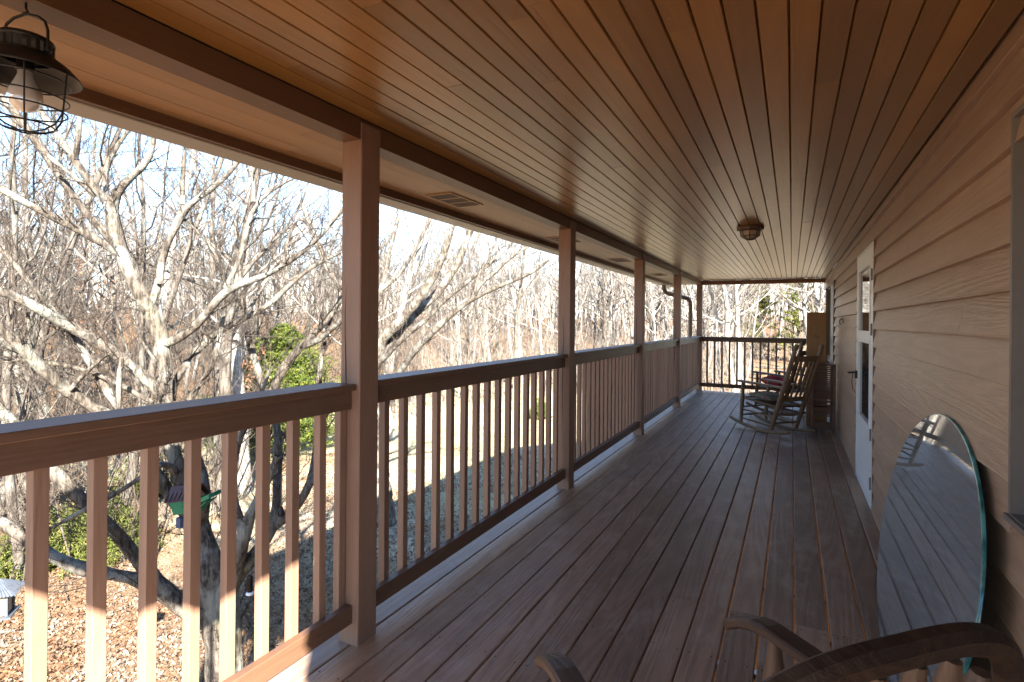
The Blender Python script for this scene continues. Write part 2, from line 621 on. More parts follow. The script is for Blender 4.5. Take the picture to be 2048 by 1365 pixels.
def gz(x, y):
    """height of the ground"""
    x = np.asarray(x, float)
    y = np.asarray(y, float)
    r = np.hypot(x, y)
    th = np.degrees(np.arctan2(-x, y))
    th = np.where(np.abs(th) > 100, 100, th)
    r0 = np.interp(th, [-60, -5, 10, 30, 45, 58, 70, 100], [48, 45, 43, 37, 25, 18, 15.5, 17])
    s = np.interp(th, [-60, -5, 10, 30, 45, 70, 100], [0.05, 0.062, 0.07, 0.07, 0.080, 0.095, 0.08])
    e = np.maximum(0, r - r0)
    e = np.where(e < 6, e * e / 12.0, e - 3.0)
    rise = s * np.minimum(e, 60) + 0.03 * np.maximum(0, np.minimum(e, 130) - 60)
    und = 0.10 * np.sin(x * 0.45 + 1.1) * np.cos(y * 0.38) + 0.05 * np.sin(x * 1.3 + y * 0.9)
    und = und * np.clip((r - 5) / 6, 0, 1)
    return GROUND + rise + und + 0.0 * x


xs = np.concatenate([np.linspace(-320, -60, 18), np.linspace(-56, -18, 30), np.linspace(-17, 6, 70), np.linspace(8, 60, 20), np.linspace(75, 200, 8)])
ys = np.concatenate([np.linspace(-160, -20, 10), np.linspace(-16, -2, 12), np.linspace(-1, 30, 90), np.linspace(31, 70, 40), np.linspace(76, 330, 22)])
GX, GY = np.meshgrid(xs, ys)
GZ = gz(GX, GY)
nx, ny = len(xs), len(ys)
me = bpy.data.meshes.new('ground')
vv = np.stack([GX.ravel(), GY.ravel(), GZ.ravel()], 1)
idx = np.arange(nx * ny).reshape(ny, nx)
q = np.stack([idx[:-1, :-1].ravel(), idx[:-1, 1:].ravel(), idx[1:, 1:].ravel(), idx[1:, :-1].ravel()], 1)
me.from_pydata(vv.tolist(), [], q.tolist())
me.polygons.foreach_set('use_smooth', [True] * len(q))
me.materials.append(M['ground'])
tag(link('ground', me), 'leaf strewn ground falling away from the porch to the wood', kind='structure')
tag(MB().box(-1.6, 0.5, -1.0, 12.2, -3.7, -3.5).build('added_pale_slab', M['slab']), 'unseen pale slab added under the porch to brighten the deck gaps', kind='structure')  # unseen slab added so the gaps between deck boards look bright


def mesh_np(name, V, F, mat, smooth=False):
    me = bpy.data.meshes.new(name)
    V = np.asarray(V, np.float32)
    F = np.asarray(F, np.int32)
    k = F.shape[1]
    me.vertices.add(len(V))
    me.vertices.foreach_set('co', V.ravel())
    me.loops.add(F.size)
    me.loops.foreach_set('vertex_index', F.ravel())
    me.polygons.add(len(F))
    me.polygons.foreach_set('loop_start', np.arange(0, F.size, k, dtype=np.int32))
    me.polygons.foreach_set('loop_total', np.full(len(F), k, np.int32))
    me.update(calc_edges=True)
    if smooth:
        me.polygons.foreach_set('use_smooth', np.ones(len(F), bool))
    me.materials.append(mat)
    return me


def cards(P, size, rng, up=0.0, asp=0.6, bend=0.0):
    """one small leaf-shaped quad (bent kite) at every point"""
    n = len(P)
    a = rng.normal(size=(n, 3))
    a[:, 2] *= (1 - up)
    a /= np.linalg.norm(a, axis=1)[:, None] + 1e-9
    b = rng.normal(size=(n, 3))
    b[:, 2] *= (1 - up)
    b -= a * (a * b).sum(1)[:, None]
    b /= np.linalg.norm(b, axis=1)[:, None] + 1e-9
    s = (size * rng.uniform(0.6, 1.4, n))[:, None]
    nrm = np.cross(a, b)
    V = np.stack([P - a * s, P + b * s * asp + nrm * s * bend, P + a * s, P - b * s * asp + nrm * s * bend], 1).reshape(-1, 3)
    F = np.arange(4 * n).reshape(n, 4)
    return V, F


# fallen leaves lying on the ground near the porch
rng = np.random.default_rng(4)
n = 130000
r = 4.5 + 17 * rng.random(n) ** 1.5
th = np.radians(rng.uniform(8, 74, n))
lx, ly = -r * np.sin(th), r * np.cos(th)
ok = (lx < -1.9) & ((np.sin(lx * 1.1 + 2 * np.sin(ly * 0.7)) + np.cos(ly * 0.9 + lx * 0.4) + rng.normal(size=n) * 0.9) > -0.35)
lx, ly = lx[ok], ly[ok]
LP = np.stack([lx, ly, gz(lx, ly) + 0.018], 1)
LV, LF = cards(LP, 0.029, rng, 0.5, 0.6, 0.6)
tag(link('fallen_leaves', mesh_np('fallen_leaves', LV, LF, M['litter'])), 'loose brown leaves scattered on the ground below the railing', 'leaves', kind='stuff')

stk = np.random.default_rng(8)
SV, SF = [], []
for k in range(90):
    th_, r_ = radians(stk.uniform(10, 74)), stk.uniform(5, 24)
    x, y, a, L = -r_ * sin(th_), r_ * cos(th_), stk.uniform(0, 6.28), stk.uniform(0.25, 1.3)
    if x > -2.2:
        continue
    p = [(x + cos(a) * L * u + 0.05 * sin(5 * u + k), y + sin(a) * L * u, float(gz(x + cos(a) * L * u, y + sin(a) * L * u)) + 0.02 + 0.015 * sin(4 * u + k)) for u in (0, 0.35, 0.7, 1)]
    m = MB().tube(p, [0.009, 0.008, 0.006, 0.003], 5)
    b = len(SV)
    SV.extend(m.v)
    SF.extend([tuple(i + b for i in f) for f in m.f])
me = bpy.data.meshes.new('fallen_sticks')
me.from_pydata(SV, [], SF)
me.materials.append(M['bark_near'])
tag(link('fallen_sticks', me), 'thin dead sticks lying among the leaves on the ground', 'sticks', kind='stuff')

# ------------------------------------------------------------------ porch floor
DX0, PITCH = -1.686, 0.1425
Y_NEAR, Y_FAR = -1.14, 12.02
rnd = random.Random(7)
floor = thing('porch_floor', 'brown painted plank floor of the porch', None, kind='structure')


def board_profile(x0, x1, z0, z1, e=0.004):
    return [(x0, z0), (x1, z0), (x1, z1 - e), (x1 - e, z1), (x0 + e, z1), (x0, z1 - e)]


edges = [(-1.840, DX0 - 0.006)] + [(DX0 + PITCH * i, DX0 + PITCH * (i + 1) - (0.0055 if i < 8 else 0.0075)) for i in range(15)] + [(DX0 + PITCH * 15, 0.552)]
for i, (x0, x1) in enumerate(edges):
    if i == 0:
        cuts = [2.70]
    elif i >= 9:
        cuts = [2.893, 7.55]
    else:
        cuts = [[10.05], [6.4, 10.4], [4.9], [7.6, 10.4], [3.6, 9.9], [6.1], [8.3, 10.05], [5.5]][(i - 1) % 8]
    yy = [Y_NEAR] + cuts + [Y_FAR]
    for a, b in zip(yy[:-1], yy[1:]):
        g0, g1 = rnd.uniform(-0.001, 0.0015), rnd.uniform(-0.0015, 0.001)
        mb = MB()
        dz = rnd.uniform(-0.0012, 0.0012)
        cx = (x0 + x1) / 2
        yc = (a + b) / 2
        mb.extrude([(px - cx, a + 0.0012 - yc, pz + dz) for px, pz in board_profile(x0 + g0, x1 + g1, -0.028, 0.0)], (0, b - a - 0.0024, 0))
        mb.build('deck_board', M['deckedge'] if i == 0 else M['deck'], floor, (cx, yc, 0))
jm = MB().box(-1.0, 1.42, -0.019, 0.019, -0.225, -0.0305).mesh('joist', M['joist'])
for k_ in range(33):
    link('joist', jm, floor, (-0.86, -1.25 + k_ * 0.41, 0))
sc_m = MB()
for k_ in range(16):
    for x0, x1 in edges[1:]:
        for px in (x0 + 0.022, x1 - 0.022):
            cx, cy = px + rnd.uniform(-0.004, 0.004), -1.25 + k_ * 0.41 + rnd.uniform(-0.006, 0.006)
            sc_m.add([(cx + 0.0042 * cos(a * pi / 3), cy + 0.0042 * sin(a * pi / 3), 0.0016) for a in range(6)], [tuple(range(6))])
o = sc_m.build('screw_head', M['dark'], floor)
o['kind'] = 'stuff'
MB().box(-1.885, -1.845, Y_NEAR, Y_FAR, -0.26, -0.012).build('rim_board', M['rail'], floor)

# ------------------------------------------------------------------ porch ceiling and soffit
ZC = 2.262
ceil = thing('porch_ceiling', 'brown painted tongue and groove ceiling of the porch', None, kind='structure')


def groove_profile(x0, x1, z, th=0.020, e=0.0046, d=0.007, g=0.0011):
    # visible face looks down; chamfers make the V grooves
    return [(x0 + g, z + d), (x0 + e, z), (x1 - e, z), (x1 - g, z + d), (x1 - g, z + th), (x0 + g, z + th)]


CP = 0.0812
cb = [0.311 + CP * i for i in range(-24, 3)]
cb = [-1.650] + [c for c in cb if c > -1.62] + [0.558]
for i, (x0, x1) in enumerate(zip(cb[:-1], cb[1:])):
    y = -1.13
    yy = [y]
    first = rnd.uniform(0.6, 3.6)
    yy.append(y + first)
    while yy[-1] < 11.9:
        yy.append(yy[-1] + rnd.choice([2.44, 3.05, 3.66, 4.27]))
    yy[-1] = 11.855
    if yy[-1] - yy[-2] < 0.3:
        yy.pop(-2)
    for a, b in zip(yy[:-1], yy[1:]):
        dz = rnd.uniform(-0.0008, 0.0008)
        cx, yc = (x0 + x1) / 2, (a + b) / 2
        mb = MB()
        mb.extrude([(px - cx, a + 0.0006 - yc, pz) for px, pz in groove_profile(x0, x1, ZC + dz)], (0, b - a - 0.0012, 0))
        mb.build('ceiling_board', M['ceil'], ceil, (cx, yc, 0))
MB().box(-2.25, 0.56, -1.13, 12.0, ZC + 0.026, ZC + 0.05).build('ceiling_backing', M['dark'], ceil)
ZS = 2.205
sb = [-1.756, -1.838, -1.918, -1.994, -2.074, -2.152, -2.212]
soff = thing('soffit', 'narrow brown board soffit between the porch beam and the gutter', None, kind='structure')
for x0, x1 in zip(sb[:-1], sb[1:]):
    yy = [-1.13, rnd.uniform(0.2, 2.2)]
    while yy[-1] < 11.9:
        yy.append(yy[-1] + rnd.choice([2.44, 3.05, 3.66]))
    yy[-1] = 12.1
    if yy[-1] - yy[-2] < 0.3:
        yy.pop(-2)
    for a, b in zip(yy[:-1], yy[1:]):
        cx, yc = (x0 + x1) / 2, (a + b) / 2
        mb = MB()
        mb.extrude([(px - cx, a + 0.0006 - yc, pz) for px, pz in groove_profile(x0, x1, ZS + rnd.uniform(-.0005, .0005), e=0.0052, d=0.0012, g=0.0040)], (0, b - a - 0.0012, 0))
        mb.build('soffit_board', M['soffit'], soff, (cx, yc, 0))
MB().box(-2.205, -1.758, -1.12, 12.05, ZS + 0.0215, ZS + 0.026).build('backing', M['dark'], soff)
MB().box(-2.234, -2.2125, -1.13, 12.12, 2.160, 2.235).build('fascia_board', M['beam'], soff)

# vents let into the soffit
def vent(yc, label):
    t = thing('soffit_vent', label, 'vent', (-2.005, yc, ZS - 0.001), 0, 'vents in the porch soffit')
    f = MB()
    f.box(-0.1, 0.1, -0.20, -0.188, -0.006, 0.0)
    f.box(-0.1, 0.1, 0.188, 0.20, -0.006, 0.0)
    f.box(-0.1, -0.088, -0.188, 0.188, -0.006, 0.0)
    f.box(0.088, 0.1, -0.188, 0.188, -0.006, 0.0)
    for yb in (-0.068, 0.056):
        f.box(-0.088, 0.088, yb, yb + 0.012, -0.006, 0.0)
    f.build('frame', M['soffit'], t)
    MB().box(-0.087, 0.087, -0.187, 0.187, -0.0015, -0.0005).build('backing', M['dark'], t)
    lm = MB().box(-0.087, 0.087, -0.0028, 0.0028, -0.005, -0.0017).mesh('louvre', M['louvre'])
    for s0 in (-0.178, -0.048, 0.076):
        for k in range(9):
            link('louvre', lm, t, (0, s0 + 0.0125 * k, 0))
    return t


vent(3.10, 'louvred soffit vent between the two posts nearest the camera')
vent(5.05, 'louvred soffit vent just past the second post')
vent(7.0, 'louvred soffit vent beside the third post')
vent(9.35, 'louvred soffit vent beside the fourth post')

# ------------------------------------------------------------------ beams
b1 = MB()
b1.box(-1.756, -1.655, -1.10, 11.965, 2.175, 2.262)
tag(b1.build('porch_beam', M['beam']), 'long brown beam with shade put into its colour, running along the tops of the porch posts', 'beam')
tag(MB().box(-1.654, 0.556, 11.857, 11.958, 2.178, 2.2605).build('end_beam', M['beamx']), 'short brown beam across the far end of the porch', 'beam')

# ------------------------------------------------------------------ gutter, downspout
gt = thing('gutter', 'grey rain gutter along the eave outside the soffit', 'gutter')
prof = [(-2.249, 2.245), (-2.249, 2.160), (-2.253, 2.156), (-2.393, 2.156), (-2.412, 2.183), (-2.412, 2.21), (-2.43, 2.245), (-2.424, 2.245), (-2.406, 2.212), (-2.406, 2.185), (-2.390, 2.162), (-2.256, 2.162), (-2.255, 2.164), (-2.255, 2.245)]
MB().extrude([(a, -1.15, b) for a, b in prof], (0, 13.27, 0)).build('trough', M['gutter'], gt)
hm = MB().box(-2.405, -2.2345, -0.012, 0.012, 2.236, 2.243).mesh('hanger', M['gutter'])
for k in range(14):
    link('hanger', hm, gt, (0, -0.9 + k * 0.95, 0))
ds = thing('downspout', 'brown downspout bending from the gutter back to the far corner post', 'downspout', (0, 0, 0))
MB().tube([(-2.32, 11.35, 2.16), (-2.32, 11.36, 2.08), (-2.30, 11.42, 2.02), (-2.24, 11.52, 1.985), (-2.02, 11.82, 1.93), (-1.94, 11.92, 1.90), (-1.90, 11.96, 1.84), (-1.895, 11.97, 1.72), (-1.895, 11.97, -3.5)],
          [0.042] * 9, 10).build('pipe', M['downspout'], ds)
MB().box(-1.85, -1.76, 11.962, 11.978, 1.435, 1.455).build('bracket', M['downspout'], ds)

# ------------------------------------------------------------------ posts
PY = [-0.69, 1.812, 4.319, 6.82, 9.362, 11.857]
post_labels = ['square brown post behind the camera end of the railing',
               'nearest brown porch post, tall and wide with a cracked front face',
               'second brown porch post, with a small yellow stain near its foot',
               'third brown porch post, between the second and fourth railing sections',
               'fourth brown porch post, next to the one at the far corner',
               'far corner porch post where the two railings meet']


def crack(mb, pts, wd):
    """a thin split standing in the face of a post: a dark sliver set into it"""
    mb.tube(pts, wd, 4, True, False)


for y, lb in zip(PY, post_labels):
    t = thing('porch_post', lb, 'post', (-1.703, y, 0), 0, 'posts carrying the porch beam')
    m = MB()
    m.box(-0.055, 0.055, 0, 0.121, 0.0, 2.1745, 0.004)
    m.box(0.0485, 0.055, 0.001, 0.120, 2.1748, 2.246)
    m.build('shaft', M['post'], t)
    c = MB()
    x = -0.02 + rnd.uniform(-0.01, 0.02)
    z = rnd.uniform(0.5, 0.9)
    pts = []
    for k in range(9):
        pts.append((x + rnd.uniform(-0.006, 0.006), -0.0004, z + 0.11 * k))
    c.tube(pts, [0.0004, .0018, .0026, .0032, .0026, .0030, .0022, .0016, .0004], 4, True, False)
    c.build('crack', M['dark'], t)
    if PY.index(y) == 2:
        MB().add_blob(t)

# ------------------------------------------------------------------ railings
rail_labels = ['nearest railing section, left of the first post, partly in sunlight',
               'railing section between the first and second posts',
               'railing section between the second and third posts',
               'railing section between the third and fourth posts',
               'short looking railing section between the fourth and far corner posts']
balm = MB().box(-0.018, 0.018, -0.018, 0.018, 0.085, 1.085, 0.0015).mesh('baluster', M['baluster'])
bay_b = [[0.697 - 0.1385 * k for k in range(9, 0, -1)] + [0.697, 0.837, 0.973, 1.112, 1.242, 1.382, 1.518, 1.66, 1.771],
         [2.064 + 0.1428 * k for k in range(16)]]
for b in range(5):
    y0, y1 = PY[b] + 0.122, PY[b + 1] - 0.001
    if b >= 2:
        n = 17
        st = (y1 - y0 - 0.05) / n
        bay_b.append([y0 + 0.06 + st * k for k in range(n)])
    t = thing('porch_railing', rail_labels[b], 'railing', (-1.70, (y0 + y1) / 2, 0), 0, 'railing sections along the open side of the porch')
    yo = -(y0 + y1) / 2
    dz = rnd.uniform(-0.004, 0.004)
    zt = 1.128 + dz
    MB().box(-0.115, 0.036, y0 + yo + 0.001, y1 + yo - 0.001, zt - 0.027, zt, 0.003).build('top_cap', M['rail'], t)
    MB().box(-0.0155, 0.011, y0 + yo + 0.001, y1 + yo - 0.006, 1.019 + dz, zt - 0.0275, 0.002).build('top_rail', M['rail'], t)
    MB().box(-0.0155, 0.022, y0 + yo + 0.001, y1 + yo - 0.001, 0.093, 0.172, 0.003).build('bottom_rail', M['rail'], t)
    nl = MB()
    for ye in (y0 + yo + 0.018, y1 + yo - 0.02):
        for z, xx in ((1.040 + dz, 0.0112), (1.078 + dz, 0.0112), (0.112, 0.0222), (0.150, 0.0222)):
            nl.add([(xx, ye + 0.003 * cos(a * pi / 3), z + 0.003 * sin(a * pi / 3)) for a in range(6)], [tuple(range(6))])
    for yb in bay_b[b]:
        for z in (0.125, 0.150, 1.05):
            nl.add([(-0.0342 + 0.006, yb - 0.0182 + 0.018 + yo, z + 0.003 * 0), (-0.030, yb + yo - 0.0002, z + 0.003), (-0.032, yb + yo - 0.0002, z - 0.002)], [(0, 1, 2)])
    o = nl.build('nail_head', M['dark'], t)
    o['kind'] = 'stuff'
    for yb in bay_b[b]:
        o = link('baluster', balm, t, (-0.034, yb + 0.018 + yo, rnd.uniform(-0.004, 0.004)))
        o.rotation_euler = (rnd.uniform(-0.006, 0.006), 0, rnd.uniform(-0.05, 0.05))
t = thing('porch_railing', 'railing across the far end of the porch behind the rocking chairs', 'railing', (-0.55, 11.9, 0), 0)
MB().box(-1.096, 1.10, -0.05, 0.09, 1.093, 1.12, 0.003).build('top_cap', M['railx'], t)
MB().box(-1.096, 1.10, -0.011, 0.022, 1.02, 1.0925, 0.002).build('top_rail', M['railx'], t)
MB().box(-1.096, 1.10, -0.016, 0.022, 0.093, 0.172, 0.003).build('bottom_rail', M['railx'], t)
for k in range(15):
    link('baluster', balm, t, (-1.0 + 0.1425 * k, 0.042, 0))

# ------------------------------------------------------------------ the house
house = thing('house', 'house wall with pinkish brown lap siding along the right side of the porch', 'house', (0, 0, 0))
WX = 0.562
ZB, LP_ = 0.031, 0.1333
DOOR = (4.925, 6.10)
WFAR = (9.23, 11.21)
WNEAR = (0.55, 1.968)
HN, HF = -0.67, 12.0


def lap(y0, y1, z, zt):
    m = MB()
    yc = (y0 + y1) / 2
    top = min(z + LP_ + 0.018, zt)
    ring = [(WX - 0.0260, z), (WX + 0.006, z), (WX + 0.006, top), (WX + 0.002, top), (WX - 0.0245, z + 0.008), (WX - 0.0265, z + 0.002)]
    k = (top - z) / (LP_ + 0.018)
    m.extrude([(a, y0 + 0.0014 - yc, b) for a, b in ring], (0, y1 - y0 - 0.0028, 0))
    return m.build('siding_board', M['siding'], house, (0, yc, 0))


zc = [ZB + LP_ * k for k in range(-1, 17)]
joints = {0: [2.0, 7.2], 1: [3.2], 2: [8.1], 3: [2.6, 7.4], 4: [2.143, 8.3], 5: [1.6, 7.1], 6: [3.0], 7: [6.9], 8: [8.4], 9: [2.2], 10: [7.0],
          11: [2.52, 8.0], 12: [], 13: [7.6], 14: [3.62], 15: [], 16: [3.70, 9.4], 17: [2.71, 7.3]}
for i, z in enumerate(zc):
    z0, z1 = z, min(z + LP_, ZC - 0.004)
    if z0 > ZC - 0.05:
        continue
    spans = [(HN, HF)]
    for (a, b, lo, hi) in ((DOOR[0] - 0.030, DOOR[1] + 0.012, -0.2, 2.066), (WFAR[0] - 0.004, WFAR[1] + 0.004, 0.808, 2.06), (WNEAR[0] - 0.004, WNEAR[1] + 0.004, 0.868, 1.984)):
        if z1 - 0.004 > lo and z0 + 0.09 < hi:
            ns = []
            for s0, s1 in spans:
                if b <= s0 or a >= s1:
                    ns.append((s0, s1))
                else:
                    if a > s0:
                        ns.append((s0, a))
                    if b < s1:
                        ns.append((b, s1))
            spans = ns
    for s0, s1 in spans:
        cuts = [s0] + [c for c in joints.get(i, []) if s0 + 0.3 < c < s1 - 0.3] + [s1]
        for a, b in zip(cuts[:-1], cuts[1:]):
            lap(a, b, max(z0, 0.002), ZC - 0.004)
# sheathing, rear and gable walls and the roof of the house
sh = MB()
sh.box(WX + 0.10, WX + 0.12, HN, HF, -3.9, 2.9)
sh.box(WX + 0.007, WX + 0.0995, HN, HF, -3.9, -0.012)
sh.box(WX + 0.007, 9.0, HN + 0.001, HN + 0.1, -3.9, 2.9)
sh.box(WX + 0.007, 9.0, HF - 0.1, HF - 0.001, -3.9, 2.9)
sh.box(8.9, 9.0, HN + 0.1, HF - 0.1, -3.9, 2.9)
sh.box(WX + 0.007, WX + 0.0995, DOOR[1] + 0.02, WFAR[0] - 0.01, 0.0, 2.9)
sh.box(WX + 0.007, WX + 0.0995, WNEAR[1] + 0.01, DOOR[0] - 0.015, 0.0, 2.9)
sh.box(WX + 0.007, WX + 0.0995, HN + 0.1, WNEAR[0] - 0.01, 0.0, 2.9)
sh.build('wall', M['siding'], house)
RS = 0.415
EX, EZ = -2.36, 2.33
RXx, RZz = 4.8, EZ + RS * 7.16
rf = MB()
rf.extrude([(EX, -1.15, EZ), (RXx, -1.15, RZz), (12.0, -1.15, EZ), (12.0, -1.15, EZ + 0.05), (RXx, -1.15, RZz + 0.06), (EX, -1.15, EZ + 0.05)], (0, 13.31, 0))
rf.build('roof', M['roof'], house)
gb = MB()
gb.extrude([(-2.24, -1.148, 2.178), (0.35, -1.148, 2.178), (1.4, -1.148, 2.178 + 1.05 * 0.8), (1.4, -1.148, EZ + RS * 3.76 - 0.01), (-2.24, -1.148, 2.335)], (0, 0.05, 0))
gb.build('unseen_gable_board', M['beam'], house)  # unseen gable end, outline shaped to limit the sun on the balusters

# door
dr = MB()
Xd = WX - 0.006
d0, d1 = DOOR


def frame_yz(m, x0, x1, y0, y1, z0, z1, wd, wt=None):
    wt = wt or wd
    m.box(x0, x1, y0, y0 + wd, z0, z1)
    m.box(x0, x1, y1 - wd, y1, z0, z1)
    m.box(x0, x1, y0 + wd, y1 - wd, z1 - wt, z1)
    m.box(x0, x1, y0 + wd, y1 - wd, z0, z0 + wt)


cs = MB()
cs.box(WX - 0.020, WX + 0.04, d0, d0 + 0.045, 0.004, 2.052)
cs.box(WX - 0.020, WX + 0.04, d1 - 0.045, d1, 0.004, 2.052)
cs.box(WX - 0.020, WX + 0.04, d0 + 0.045, d1 - 0.045, 2.015, 2.052)
cs.box(WX - 0.024, WX + 0.04, d0 + 0.046, d1 - 0.046, 0.003, 0.022)
door = cs.build('storm_door', M['white'], house)
MB().box(WX - 0.0195, WX + 0.04, d0 - 0.013, d0 - 0.001, 0.004, 2.05).build('side_trim', M['post'], door)
lf = MB()
y0, y1 = d0 + 0.049, d1 - 0.049
frame_yz(lf, Xd - 0.012, Xd + 0.018, y0, y1, 0.026, 2.011, 0.115)
lf.box(Xd - 0.011, Xd + 0.017, y0 + 0.115, y1 - 0.115, 0.141, 0.575)
lf.box(Xd - 0.014, Xd + 0.016, y0 + 0.1155, y1 - 0.1155, 1.275, 1.315)
lf.build('leaf', M['white'], door)
gf = MB()
for za, zb in ((1.316, 1.895), (0.576, 1.274)):
    frame_yz(gf, Xd - 0.018, Xd + 0.012, y0 + 0.116, y1 - 0.116, za, zb, 0.028)
gf.build('sash', M['white'], door)
MB().box(Xd - 0.002, Xd + 0.004, y0 + 0.144, y1 - 0.144, 1.344, 1.867).build('pane', M['doorpane'], door)
MB().box(Xd - 0.002, Xd + 0.004, y0 + 0.144, y1 - 0.144, 0.604, 1.246).build('pane', M['doorpane'], door)
hd = MB()
hd.box(Xd - 0.035, Xd - 0.013, y1 - 0.075, y1 - 0.035, 0.90, 0.97)
hd.tube([(Xd - 0.03, y1 - 0.055, 0.955), (Xd - 0.075, y1 - 0.05, 0.95), (Xd - 0.08, y1 + 0.03, 0.945)], 0.009, 8)
hd.tube([(Xd - 0.05, y1 - 0.05, 0.94), (Xd - 0.058, y1 - 0.045, 0.86), (Xd - 0.05, y1 - 0.06, 0.80), (Xd - 0.03, y1 - 0.08, 0.77)], 0.003, 6)
hd.build('handle', M['black'], door)
hm = MB().box(-0.010, 0.0, -0.012, 0.012, -0.045, 0.045).mesh('hinge', M['frame_grey'])
for z in (1.78, 1.36, 0.56, 0.19):
    link('hinge', hm, door, (WX - 0.0205, d0 + 0.047, z))


def window(y0, y1, z0, z1, mat_f, slider, label=None):
    m = MB()
    frame_yz(m, WX - 0.030, WX + 0.05, y0, y1, z0, z1, 0.016)
    wn = m.build('window', mat_f, house)
    ym = (y0 + y1) / 2
    s = MB()
    frame_yz(s, WX - 0.018, WX + 0.002, y0 + 0.017, ym + 0.02, z0 + 0.017, z1 - 0.017, 0.026)
    s.build('sash', mat_f, wn)
    s = MB()
    frame_yz(s, WX - 0.016 + 0.019, WX + 0.022, ym - 0.02, y1 - 0.017, z0 + 0.017, z1 - 0.017, 0.026)
    s.build('sash', mat_f, wn)
    MB().box(WX - 0.012, WX - 0.008, y0 + 0.043, ym - 0.006, z0 + 0.043, z1 - 0.043).build('insect_screen', M['screen'], wn)
    MB().box(WX + 0.008, WX + 0.012, ym + 0.006, y1 - 0.043, z0 + 0.043, z1 - 0.043).build('pane', M['pane'], wn)
    MB().box(WX + 0.075, WX + 0.08, y0 + 0.03, y1 - 0.03, z0 + 0.03, z1 - 0.03).build('backing', M['dark'], wn)
    MB().box(WX - 0.040, WX - 0.0305, y0 - 0.004, y1 + 0.004, z0 - 0.003, z0 + 0.012).build('sill', mat_f, wn)
    return wn


window(WFAR[0], WFAR[1], 0.815, 2.035, M['frame_grey'], True)
window(WNEAR[0], WNEAR[1], 0.873, 1.980, M['frame_grey'], True)
hk = MB()
hk.box(WX - 0.026, WX - 0.019, 7.635, 7.665, 1.41, 1.48)
hk.tube([(WX - 0.024, 7.65, 1.46), (WX - 0.05, 7.65, 1.455), (WX - 0.058, 7.65, 1.43), (WX - 0.05, 7.65, 1.40), (WX - 0.035, 7.65, 1.40)], 0.006, 8)
tag(hk.build('wall_hook', M['frame_grey']), 'small metal hook on the siding between door and far window', 'hook')

# ------------------------------------------------------------------ ceiling light
cl = thing('ceiling_light', 'eight sided bronze porch light with amber glass on the ceiling', 'ceiling light', (-0.338, 5.34, ZC - 0.001))
cl.scale = (0.76, 0.76, 0.8)
MB().lathe([(0.0, 0.0), (0.145, 0.0), (0.15, -0.012), (0.145, -0.04), (0.12, -0.046), (0.0, -0.046)], 8, smooth=False).build('base', M['bronze'], cl)
MB().lathe([(0.108, -0.047), (0.098, -0.105), (0.04, -0.142), (0.0, -0.142)], 8, smooth=False).build('shade', M['lampglass'], cl)
cg = MB()
for j in range(8):
    a = 2 * pi * j / 8
    p = [(r_ * cos(a), r_ * sin(a), z) for r_, z in ((0.111, -0.046), (0.100, -0.106), (0.042, -0.145))]
    cg.tube(p, 0.0042, 6)
    b = 2 * pi * (j + 1) / 8
    for r_, z in ((0.111, -0.05), (0.101, -0.107), (0.043, -0.145)):
        cg.tube([(r_ * cos(a), r_ * sin(a), z), (r_ * cos(b), r_ * sin(b), z)], 0.004, 5)
cg.build('cage', M['black'], cl)

# ------------------------------------------------------------------ hanging lantern
ln = thing('hanging_lantern', 'black wire cage lantern with a clear bulb hanging from the beam', 'lantern', (-1.690, 0.668, 2.1735), radians(20))
ln.scale = (0.93, 0.93, 1.0)
hk = MB()
hk.tube([(0, 0, 0.003), (0, 0, -0.012), (0.006, 0, -0.02), (0, 0, -0.028), (-0.006, 0, -0.022)], 0.003, 6)
hk.build('hook', M['black'], ln)
bl = MB()
pts = [(-0.066, 0, -0.122), (-0.066, 0, -0.07), (-0.058, 0, -0.048), (-0.036, 0, -0.034), (-0.010, 0, -0.028), (0, 0, -0.024), (0.010, 0, -0.028), (0.036, 0, -0.034), (0.058, 0, -0.048), (0.066, 0, -0.07), (0.066, 0, -0.122)]
bl.tube(pts, 0.0035, 8)
for s in (-1, 1):
    bl.lathe([(0, -0.006), (0.007, -0.004), (0.007, 0.004), (0, 0.006)], 8, (0.068 * s, 0, -0.118), axis=(1, 0, 0))
bl.build('bail', M['black'], ln)
cp = MB()
cp.lathe([(0.0, -0.078), (0.040, -0.080), (0.058, -0.086), (0.062, -0.092), (0.062, -0.098), (0.058, -0.099), (0.0, -0.094)], 24)
for j in range(20):
    a = 2 * pi * j / 20
    cp.bar((0.059 * cos(a), 0.059 * sin(a), -0.098), (0.059 * cos(a), 0.059 * sin(a), -0.124), 0.009, 0.003, up=(cos(a), sin(a), 0))
cp.lathe([(0.056, -0.122), (0.064, -0.124), (0.064, -0.131), (0.056, -0.133)], 24)
cp.build('vent_cap', M['black'], ln)
sh_ = MB()
sh_.lathe([(0.064, -0.128), (0.075, -0.134), (0.098, -0.150), (0.118, -0.172), (0.122, -0.178), (0.118, -0.178), (0.096, -0.155), (0.074, -0.139), (0.060, -0.135)], 28)
sh_.build('shade', M['black'], ln)
so_ = MB()
so_.lathe([(0, -0.126), (0.019, -0.127), (0.019, -0.160), (0.021, -0.163), (0.018, -0.168), (0, -0.168)], 16)
so_.build('socket', M['black'], ln)
bb = MB()
bb.lathe([(0.016, -0.166), (0.018, -0.180), (0.027, -0.200), (0.036, -0.218), (0.038, -0.234), (0.034, -0.250), (0.022, -0.262), (0.008, -0.267), (0.0, -0.268)], 20)
bulb = bb.build('bulb', M['bulb'], ln)
fm = MB()
